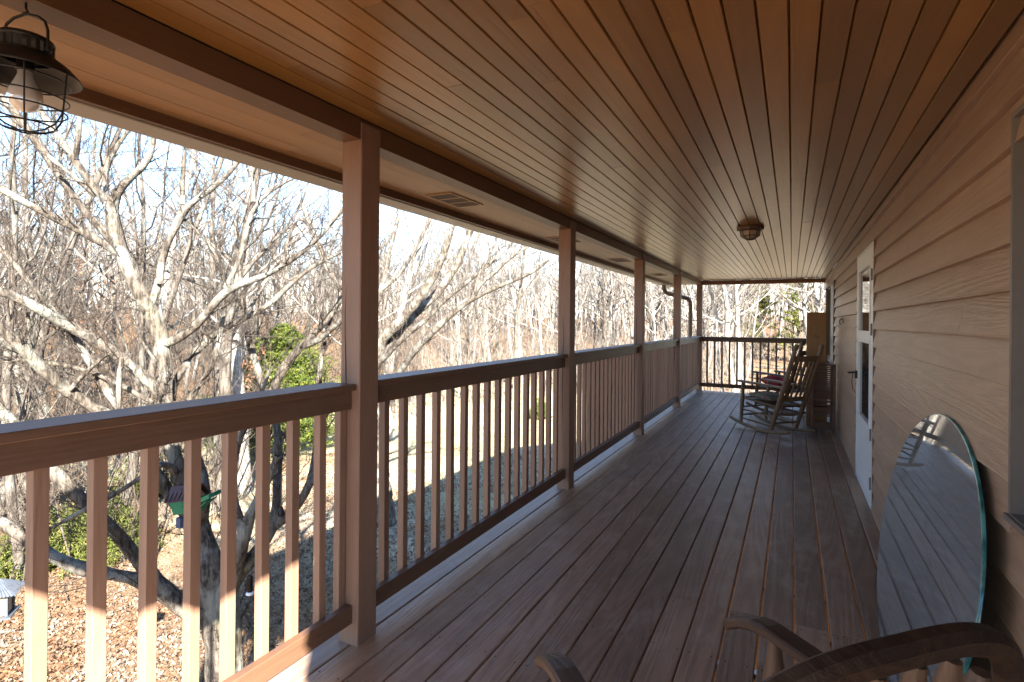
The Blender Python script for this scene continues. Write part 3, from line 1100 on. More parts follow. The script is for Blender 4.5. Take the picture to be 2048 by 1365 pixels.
fm.tube([(0.0, 0, -0.17), (0.002, 0, -0.205), (0.012, 0.004, -0.222), (0.004, 0.010, -0.208), (-0.01, 0.006, -0.226), (-0.006, -0.008, -0.207), (0.008, -0.008, -0.225), (0.0, 0, -0.17)], 0.0012, 5)
fm.build('filament', M['black'], bulb)
cgm = MB()
for j in range(6):
    a = 2 * pi * j / 6 + 0.3
    pr = [(0.098, -0.168), (0.094, -0.20), (0.092, -0.235), (0.088, -0.265), (0.072, -0.292), (0.045, -0.308), (0.012, -0.316)]
    cgm.tube([(r_ * cos(a), r_ * sin(a), z) for r_, z in pr], 0.0022, 6)
for r_, z in ((0.095, -0.190), (0.0925, -0.232), (0.0885, -0.262), (0.062, -0.300), (0.013, -0.316)):
    cgm.tube([(r_ * cos(2 * pi * k / 28), r_ * sin(2 * pi * k / 28), z) for k in range(29)], 0.0021, 5, False)
cgm.build('cage', M['black'], ln)

# ------------------------------------------------------------------ oval mirror
A_, B_ = 0.755, 0.53
mir = thing('oval_mirror', 'large oval mirror with a teal glass rim leaning on the siding', 'mirror', (0.352, 2.678, 0.002))
tl = math.atan2(0.188, 1.04)
mir.rotation_euler = (0, tl, 0)
NS = 96
rim = lambda k, a, b, x: (x, a * cos(2 * pi * k / NS), B_ + b * sin(2 * pi * k / NS))
mm = MB()
mm.add([rim(k, A_ - 0.007, B_ - 0.007, -0.002) for k in range(NS)], [tuple(range(NS))[::-1]])
mm.build('glass_face', M['mirror'], mir)
me_ = MB()
r0 = [rim(k, A_ - 0.007, B_ - 0.007, -0.002) for k in range(NS)]
r1 = [rim(k, A_ - 0.003, B_ - 0.003, -0.001) for k in range(NS)]
me_.add(r0 + r1, [(k, NS + k, NS + (k + 1) % NS, (k + 1) % NS) for k in range(NS)], False)
me_.build('polished_border', M['teal'], mir)
me_ = MB()
r2 = [rim(k, A_, B_, 0.001) for k in range(NS)]
r3 = [rim(k, A_, B_, 0.0075) for k in range(NS)]
me_.add(r1 + r2 + r3, [(k + o_, NS + k + o_, NS + (k + 1) % NS + o_, (k + 1) % NS + o_) for o_ in (0, NS) for k in range(NS)], True)
me_.add(r3, [tuple(range(NS))])
me_.build('glass_edge', M['teal'], mir)

# ------------------------------------------------------------------ rocking chairs
def acorn(m, p, d, s=1.0, n=12):
    d = Vector(d).normalized()
    pr = [(0.019, -0.02), (0.021, -0.012), (0.013, -0.004), (0.012, 0.002), (0.021, 0.014), (0.0235, 0.03), (0.020, 0.048), (0.012, 0.062), (0.0, 0.068)]
    m.lathe([(r_ * s, z * s) for r_, z in pr], n, p, axis=d)


def rocking_chair(label, loc, rz, mat, group):
    t = thing('rocking_chair', label, 'rocking chair', loc, rz, group)
    hw = 0.218
    for s in (-1, 1):
        m = MB()
        pts = []
        for k in range(13):
            y = 0.46 - 0.98 * k / 12
            z = 0.012 + 0.26 * (y + 0.10) ** 2
            pts.append((s * hw, y, z + 0.012))
        for p, q_ in zip(pts[:-1], pts[1:]):
            pass
        m.tube(pts, [0.016] + [0.020] * 11 + [0.014], 8, flat=1.15)
        m.build('rocker', mat, t)
    for s in (-1, 1):
        m = MB()
        m.tube([(s * hw, 0.255, 0.055), (s * hw, 0.262, 0.10), (s * hw, 0.245, 0.36), (s * hw, 0.235, 0.44), (s * hw * 1.06, 0.225, 0.615)], [0.017, 0.021, 0.026, 0.024, 0.019], 10)
        m.build('front_leg', mat, t)
    top = Vector((0, -0.60, 1.105))
    bot = Vector((0, -0.235, 0.045))
    d = (top - bot).normalized()
    bp = lambda z: -0.235 + (z - 0.045) / 1.06 * -0.365
    for s in (-1, 1):
        m = MB()
        m.tube([(s * hw * 0.97, bp(z), z) for z in (0.045, 0.10, 0.40, 0.7, 1.03, 1.06)], [0.019, 0.025, 0.030, 0.029, 0.025, 0.022], 12)
        acorn(m, (s * hw * 0.97, bp(1.075), 1.075), d, 1.25)
        m.build('back_post', mat, t)
    for s in (-1, 1):
        m = MB()
        ring = [(s * (hw - 0.03), 0.30), (s * (hw + 0.045), 0.31), (s * (hw + 0.05), 0.22), (s * (hw + 0.03), -0.05), (s * (hw + 0.015), bp(0.6) + 0.01), (s * (hw - 0.025), bp(0.6) + 0.01), (s * (hw - 0.03), -0.05)]
        bot_ = [(x, y, 0.612 + (0.30 - y) * -0.03) for x, y in ring]
        m.extrude(bot_, (0, 0, 0.024))
        m.build('armrest', mat, t)
    for (y0, z0, y1, z1, nm) in ((0.255, 0.13, bp(0.10), 0.10, 'side_stretcher'), (0.25, 0.25, bp(0.22), 0.22, 'side_stretcher'), (0.24, 0.40, bp(0.36), 0.36, 'seat_rail')):
        for s in (-1, 1):
            MB().tube([(s * hw, y0, z0), (s * hw, (y0 + y1) / 2, (z0 + z1) / 2), (s * hw, y1, z1)], [0.010, 0.0135, 0.010], 8).build(nm, mat, t)
    for (y, z, nm) in ((0.255, 0.17, 'front_stretcher'), (0.25, 0.28, 'front_stretcher'), (0.24, 0.405, 'seat_rail'), (bp(0.14), 0.14, 'rear_stretcher'), (bp(0.25), 0.25, 'rear_stretcher'), (bp(0.37), 0.37, 'seat_rail')):
        MB().tube([(-hw, y, z), (0, y, z), (hw, y, z)], [0.010, 0.013, 0.010], 8).build(nm, mat, t)
    sm = MB()
    for k in range(7):
        y = 0.215 - k * 0.078
        sm.box(-hw + 0.012, hw - 0.012, y - 0.033, y + 0.033, 0.392 - (0.215 - y) * 0.09, 0.405 - (0.215 - y) * 0.09)
    sm.build('seat', mat, t)
    for z, hgt in ((0.97, 0.07), (0.455, 0.055)):
        m = MB()
        pts = [(x, bp(z) - 0.028 * (1 - (x / hw) ** 2), z) for x in np.linspace(-hw * 0.95, hw * 0.95, 7)]
        for p, q_ in zip(pts[:-1], pts[1:]):
            m.bar(p, q_, 0.016, hgt, up=d)
        m.build('back_rail', mat, t)
    for x in np.linspace(-0.155, 0.155, 5):
        o_ = -0.028 * (1 - (x / hw) ** 2)
        MB().bar((x, bp(0.47) + o_, 0.47), (x, bp(0.95) + o_, 0.95), 0.032, 0.009, up=(0, 1, 0.3)).build('back_slat', mat, t)
    return t


def cushion(name, label, loc, rz, mat, tiltx, sx=0.205, sy=0.205, h=0.05, puff=1.0):
    nU, nV = 14, 14
    m = MB()
    vs_, fs = [], []
    for side in (1, -1):
        for i in range(nU + 1):
            for j in range(nV + 1):
                u, v = -1 + 2 * i / nU, -1 + 2 * j / nV
                k = max(0.0, (1 - abs(u) ** 3.0) * (1 - abs(v) ** 3.0)) ** 0.5
                tuft = sum(math.exp(-((u - a) ** 2 + (v - b) ** 2) * 18) for a in (-0.42, 0.42) for b in (-0.42, 0.42))
                z = side * h * (k - (0.35 * tuft if side > 0 else 0.0)) * puff
                vs_.append((u * sx * (1 - 0.05 * v * v), v * sy * (1 - 0.05 * u * u), z + 0.006 * sin(9 * u + 4 * v) * k))
    n1 = (nU + 1) * (nV + 1)
    for sd in (0, 1):
        for i in range(nU):
            for j in range(nV):
                a = sd * n1 + i * (nV + 1) + j
                f = (a, a + nV + 1, a + nV + 2, a + 1)
                fs.append(f if sd == 0 else f[::-1])
    m.add(vs_, fs, True)
    o = m.build(name, mat)
    o.location = loc
    o.rotation_euler = (tiltx, 0, rz)
    tag(o, label, 'cushion')
    return o


RZ = radians(48)
C1 = (-0.262, 8.03, 0.0)
rocking_chair('weathered wooden rocking chair with a floral cushion on its seat', C1, RZ, M['rocker'], 'rocking chairs at the far end of the porch')
C2 = (-0.165, 9.62, 0.0)
rocking_chair('dark wooden rocking chair holding a red cushion, half hidden behind the other', C2, RZ, M['rocker_dark'], 'rocking chairs at the far end of the porch')


def onchair(c, x, y, z):
    return (c[0] + x * cos(RZ) - y * sin(RZ), c[1] + x * sin(RZ) + y * cos(RZ), z)


cushion('seat_cushion', 'faded floral seat cushion on the weathered rocking chair', onchair(C1, 0, -0.005, 0.441), RZ, M['floral'], radians(5), h=0.043)
cushion('seat_cushion', 'red tufted cushion on the dark rocking chair', onchair(C2, 0, 0.02, 0.485), RZ, M['red'], radians(7), h=0.085)

# ------------------------------------------------------------------ slatted crate and pine box by the wall
sc_ = thing('slatted_stand', 'red brown slatted wooden stand against the wall below the far window', 'plant stand', (0.362, 8.40, 0.0), radians(2))
pm = MB().box(-0.017, 0.017, -0.017, 0.017, 0, 0.86, 0.003).mesh('corner_post', M['slat'])
for x in (-0.125, 0.125):
    for y in (-0.17, 0.17):
        link('corner_post', pm, sc_, (x, y, 0))
slm = MB().box(-0.105, 0.105, -0.005, 0.005, -0.009, 0.009).mesh('slat', M['slat'])
slm2 = MB().box(-0.005, 0.005, -0.15, 0.15, -0.009, 0.009).mesh('slat', M['slat'])
for k in range(24):
    z = 0.84 - k * 0.0275
    if k in (17, 19):
        continue
    link('slat', slm, sc_, (0, -0.17, z))
    link('slat', slm, sc_, (0, 0.17, z))
    link('slat', slm2, sc_, (-0.125, 0, z))
    link('slat', slm2, sc_, (0.125, 0, z))
MB().box(-0.107, 0.107, -0.1685, -0.1515, 0.03, 0.125).build('lower_panel', M['slat'], sc_)
MB().box(-0.115, 0.115, -0.155, 0.155, 0.30, 0.315).build('shelf', M['slat'], sc_)
MB().box(-0.14, 0.14, -0.19, 0.19, 0.8605, 0.876, 0.003).build('top_board', M['slat'], sc_)
pb = thing('pine_box', 'tall knotty pine box standing on end behind the slatted stand', 'box', (0.298, 8.60, 0.0))
p_ = MB()
p_.box(-0.115, 0.115, 0.0, 0.018, 0.004, 1.558)
p_.box(-0.115, -0.097, 0.0182, 0.20, 0.004, 1.555)
p_.box(0.097, 0.115, 0.0182, 0.20, 0.004, 1.555)
p_.box(-0.0968, 0.0968, 0.0182, 0.20, 1.537, 1.555)
p_.build('carcass', M['pine'], pb)
kn = MB()
for (x, z, r_) in ((-0.01, 1.235, 0.016), (0.025, 1.215, 0.012), (0.01, 0.925, 0.012), (0.004, 1.545, 0.006)):
    kn.lathe([(0, 0.0012), (r_, 0.0008), (r_ * 1.1, 0.0)], 12, (x, 0.0, z), axis=(0, -1, 0.0))
kn.build('knot', M['slat'], pb)
tag(MB().box(0.425, 0.450, 8.98, 9.0, 0.003, 1.70, 0.002).build('thin_board', M['pine']), 'thin upright board leaning behind the pine box', 'board')

# ------------------------------------------------------------------ foreground armchair (bow back)
ac = thing('armchair', 'worn oak bow back armchair close to the camera', 'armchair', (-0.080, 1.123, 0.0), radians(45.2))
hw = 0.262
def bow(m, pts, wd, th, n=10):
    """a bent flat rail: wd tall, th thick, following pts; eased section"""
    pts = [Vector(p) for p in pts]
    rings = []
    for i, p in enumerate(pts):
        tg = (pts[min(i + 1, len(pts) - 1)] - pts[max(0, i - 1)]).normalized()
        upv = Vector((0, -0.15, 1)).normalized()
        s = tg.cross(Vector((0, 1, 0.15)).normalized())
        if s.length < 1e-4:
            s = upv
        s.normalize()
        nn = s.cross(tg).normalized()
        pr = oct_profile(-wd / 2, wd / 2, -th / 2, th / 2, min(wd, th) * 0.28)
        rings.append([tuple(p + s * a + nn * b) for a, b in pr])
    k = 8
    vs_ = [q_ for r_ in rings for q_ in r_]
    fs = [(i * k + j, i * k + (j + 1) % k, (i + 1) * k + (j + 1) % k, (i + 1) * k + j) for i in range(len(rings) - 1) for j in range(k)]
    m.add(vs_, fs, False)
    m.add(rings[0], [tuple(range(k))[::-1]])
    m.add(rings[-1], [tuple(range(k))])


back_y = lambda z: -0.20 - (z - 0.42) * 0.17
# bow: straight crest with rounded shoulders
bp_ = []
for k in range(25):
    u = -1 + 2 * k / 24
    x = 0.285 * math.copysign(min(1, abs(u) * 1.28) ** 0.9, u)
    bp_.append(u)
pts = []
zc0 = 0.975
for k in range(65):
    a = pi * k / 64
    ca, sa = cos(a), sin(a)
    x = 0.285 * math.copysign(abs(ca) ** 0.72, ca)
    z = 0.77 + 0.185 * abs(sa) ** 0.72
    pts.append((x, back_y(z) - 0.012 * (1 - (x / 0.285) ** 2), z))
pts = [(0.262, back_y(0.45), 0.45), (0.275, back_y(0.62), 0.62)] + pts + [(-0.275, back_y(0.62), 0.62), (-0.262, back_y(0.45), 0.45)]
m = MB()
bow(m, pts, 0.042, 0.040)
m.build('bow_rail', M['oak'], ac)
for x in np.linspace(-0.19, 0.19, 6):
    zt = 0.93 - 0.05 * abs(x / 0.19) ** 3
    m = MB()
    off = lambda z: back_y(z) - 0.012 * (1 - (x / 0.285) ** 2) * min(1, max(0, (z - 0.44) / 0.4))
    m.tube([(x, off(z), z) for z in (0.44, 0.50, 0.58, 0.68, 0.78, 0.86, zt)], [0.010, 0.012, 0.015, 0.020, 0.022, 0.019, 0.012], 12)
    m.build('spindle', M['oakz'], ac)
for s in (-1, 1):
    m = MB()
    cl_ = []
    for k in range(15):
        y = 0.335 - 0.60 * k / 14
        drop = 0.05 * max(0.0, (y - 0.20) / 0.135) ** 2
        cl_.append((s * (hw + 0.012 * sin(pi * k / 14)), y, 0.668 - drop - 0.01 * (k / 14)))
    rings = []
    for i, p in enumerate(cl_):
        wd = 0.058 if i > 1 else 0.052
        th = 0.026
        tg = (Vector(cl_[min(i + 1, 14)]) - Vector(cl_[max(i - 1, 0)])).normalized()
        sd = Vector((1, 0, 0))
        nn = sd.cross(tg).normalized()
        if nn.z < 0:
            nn = -nn
        rings.append([tuple(Vector(p) + sd * a + nn * b) for a, b in oct_profile(-wd / 2, wd / 2, -th / 2, th / 2, 0.006)])
    m.add([q_ for r_ in rings for q_ in r_], [(i * 8 + j, (i + 1) * 8 + j, (i + 1) * 8 + (j + 1) % 8, i * 8 + (j + 1) % 8) for i in range(14) for j in range(8)], False)
    m.add(rings[0], [tuple(range(8))])
    m.add(rings[-1], [tuple(range(8))[::-1]])
    m.build('armrest', M['oak'], ac)
    m = MB()
    m.tube([(s * hw, 0.19, z) for z in (0.43, 0.46, 0.50, 0.54, 0.58, 0.62, 0.655)], [0.014, 0.018, 0.026, 0.028, 0.024, 0.017, 0.013], 14)
    m.build('arm_support', M['oakz'], ac)
    for y in (0.20, -0.20):
        m = MB()
        sp = 0.05 if y > 0 else -0.06
        m.tube([(s * (hw - 0.03 + 0.05 * (0.42 - z)), y + sp * (0.42 - z) * 2, z) for z in (0.42, 0.36, 0.28, 0.18, 0.08, 0.002)], [0.016, 0.020, 0.024, 0.020, 0.017, 0.015], 12)
        m.build('leg', M['oakz'], ac)
    MB().tube([(s * (hw - 0.018), 0.225, 0.17), (s * (hw - 0.018), 0.0, 0.17), (s * (hw - 0.018), -0.23, 0.17)], [0.010, 0.015, 0.010], 10).build('side_stretcher', M['oakz'], ac)
MB().tube([(-hw + 0.02, 0.0, 0.17), (0, 0, 0.17), (hw - 0.02, 0.0, 0.17)], [0.010, 0.015, 0.010], 10).build('cross_stretcher', M['oakz'], ac)
st_ = MB()
ring = []
for k in range(28):
    a = 2 * pi * k / 28
    ring.append((0.275 * math.copysign(abs(cos(a)) ** 0.55, cos(a)), 0.245 * math.copysign(abs(sin(a)) ** 0.55, sin(a)), 0.415))
st_.extrude(ring, (0, 0, 0.032))
st_.build('seat', M['oak'], ac)

# ------------------------------------------------------------------ trees
class Tubes:
    """collects many branch tubes quickly"""
    def __init__(self):
        self.g = {}

    def add(self, P, R, k):
        self.g.setdefault((len(P), k), ([], []))
        a = self.g[(len(P), k)]
        a[0].append(P)
        a[1].append(R)

    def points(self):
        return np.concatenate([np.asarray(a[0], float).reshape(-1, 3) for a in self.g.values()])

    def mesh(self, name, mat):
        VV, FF, nv = [], [], 0
        for (m, k), (Ps, Rs) in self.g.items():
            P = np.asarray(Ps, float)
            R = np.asarray(Rs, float)
            c = len(P)
            T = np.empty_like(P)
            T[:, 1:-1] = P[:, 2:] - P[:, :-2]
            T[:, 0] = P[:, 1] - P[:, 0]
            T[:, -1] = P[:, -1] - P[:, -2]
            T /= np.linalg.norm(T, axis=2)[..., None] + 1e-9
            steep = np.abs(T[:, :, 2]).mean(1) >= 0.8
            a = np.where(steep[:, None], np.array((0.9, 0.38, 0.2)), np.array((0.31, 0.52, 0.79)))
            U = np.cross(T, a[:, None, :])
            U /= np.linalg.norm(U, axis=2)[..., None] + 1e-9
            W = np.cross(T, U)
            an = np.arange(k) * 2 * np.pi / k
            ring = P[:, :, None, :] + R[:, :, None, None] * (np.cos(an)[:, None] * U[:, :, None, :] + np.sin(an)[:, None] * W[:, :, None, :])
            VV.append(ring.reshape(-1, 3))
            i = np.arange(m - 1)[:, None] * k
            j = np.arange(k)[None, :]
            jn = (j + 1) % k
            f = np.stack([i + j, i + jn, i + k + jn, i + k + j], -1).reshape(1, -1, 4)
            f = f + (np.arange(c) * m * k)[:, None, None] + nv
            FF.append(f.reshape(-1, 4))
            nv += c * m * k
        return mesh_np(name, np.concatenate(VV), np.concatenate(FF), mat, True)


def wander(rng, p, d, L, n, wob, up):
    x, y, z = float(p[0]), float(p[1]), float(p[2])
    a, b, c = float(d[0]), float(d[1]), float(d[2])
    N = (rng.normal(size=(n, 3)) * wob).tolist()
    P = [(x, y, z)]
    st = L / n
    for i in range(n):
        a += N[i][0]
        b += N[i][1]
        c += N[i][2] + up
        q = math.sqrt(a * a + b * b + c * c) + 1e-12
        a, b, c = a / q, b / q, c / q
        x, y, z = x + a * st, y + b * st, z + c * st
        P.append((x, y, z))
    return np.array(P), np.array((a, b, c))


def perp(rng, d, spread):
    r_ = rng.normal(size=3)
    r_ -= d * (r_ @ d)
    r_ /= np.linalg.norm(r_) + 1e-9
    return d * cos(spread) + r_ * sin(spread)


def sprout(rng, T, P, R, lev, maxlev, cnt, ratio, f0=0.25, k=3, upk=0.05, wob=0.22, rmin=0.0012):
    """side branches along a polyline"""
    seg = np.linalg.norm(np.diff(P, axis=0), axis=1)
    L = seg.sum()
    cum = np.concatenate([[0], np.cumsum(seg)])
    for q_ in range(cnt):
        f = f0 + (1 - f0) * rng.random() ** 0.85
        s = f * L
        i = min(np.searchsorted(cum, s) - 1, len(seg) - 1)
        i = max(i, 0)
        u = (s - cum[i]) / (seg[i] + 1e-9)
        p = P[i] + (P[i + 1] - P[i]) * u
        d = (P[i + 1] - P[i]) / (seg[i] + 1e-9)
        r_ = (R[i] + (R[i + 1] - R[i]) * u)
        dd = perp(rng, d, rng.uniform(0.5, 1.15))
        dd[2] += 0.25
        ln_ = L * ratio * (1.15 - 0.6 * f) * rng.uniform(0.6, 1.3)
        m = 4 if lev < maxlev else 3
        PP, _ = wander(rng, p, dd, ln_, m, wob, upk)
        r0 = max(rmin, r_ * rng.uniform(0.42, 0.62))
        RR = np.linspace(r0, max(rmin * 0.7, r0 * 0.3), m + 1)
        T.add(PP, RR, k if lev < 2 else 3)
        if lev < maxlev:
            sprout(rng, T, PP, RR, lev + 1, maxlev, max(2, int(cnt * 0.62)), ratio * 0.95, 0.15, k, upk, wob, rmin)


# --- the dogwood by the porch and the trees near it, limb by limb: (px, py, distance, radius in px)
def limb_pts(L):
    P = np.array([at(x, y, d) for x, y, d, r_ in L])
    R = np.array([r_ * d / FPX for x, y, d, r_ in L])
    # resample with a little wander
    seg = np.linalg.norm(np.diff(P, axis=0), axis=1)
    cum = np.concatenate([[0], np.cumsum(seg)])
    n = max(4, int(cum[-1] / 0.12))
    s = np.linspace(0, cum[-1], n)
    # smooth (Catmull-like by averaging)
    Q = np.stack([np.interp(s, cum, P[:, k]) for k in range(3)], 1)
    for _ in range(2):
        Q[1:-1] = (Q[:-2] + 2 * Q[1:-1] + Q[2:]) / 4
    RR = np.interp(s, cum, R)
    return Q, RR


def near_tree(name, label, limbs, twigs, seed, mat_t, mat_c, root=None, group=None, rmin=0.0010, lev=3):
    rng_ = np.random.default_rng(seed)
    Tt, Tc = Tubes(), Tubes()
    first = None
    for L in limbs:
        P, R = limb_pts(L)
        if first is None:
            first = P[0].copy()
        jit = rng_.normal(size=len(P)) * 0.06
        Rj = R * (1 + jit)
        # knuckles along the limb, uneven outline
        Rj = Rj * (1 + 0.07 * np.sin(np.arange(len(P)) * 1.7 + rng_.random() * 6))
        Tt.add(P, Rj, 10 if R[0] > 0.03 else 7)
        ln_ = np.linalg.norm(np.diff(P, axis=0), axis=1).sum()
        c = max(3, int(twigs * ln_))
        # twig length falls with the limb's own length
        sprout(rng_, Tc, P, np.minimum(R, 0.0095), 1, lev, c, min(0.42, 0.75 / max(ln_, 0.5)), 0.12, 4, 0.07, 0.15, rmin)
    t = thing(name, label, 'tree', tuple(first), 0, group)
    a = Tt.mesh('trunk', mat_t)
    b = Tc.mesh('crown', mat_c)
    off = -Vector(first)
    for nm, mesh_ in (('trunk', a), ('crown', b)):
        o = link(nm, mesh_, t, off)
    return t


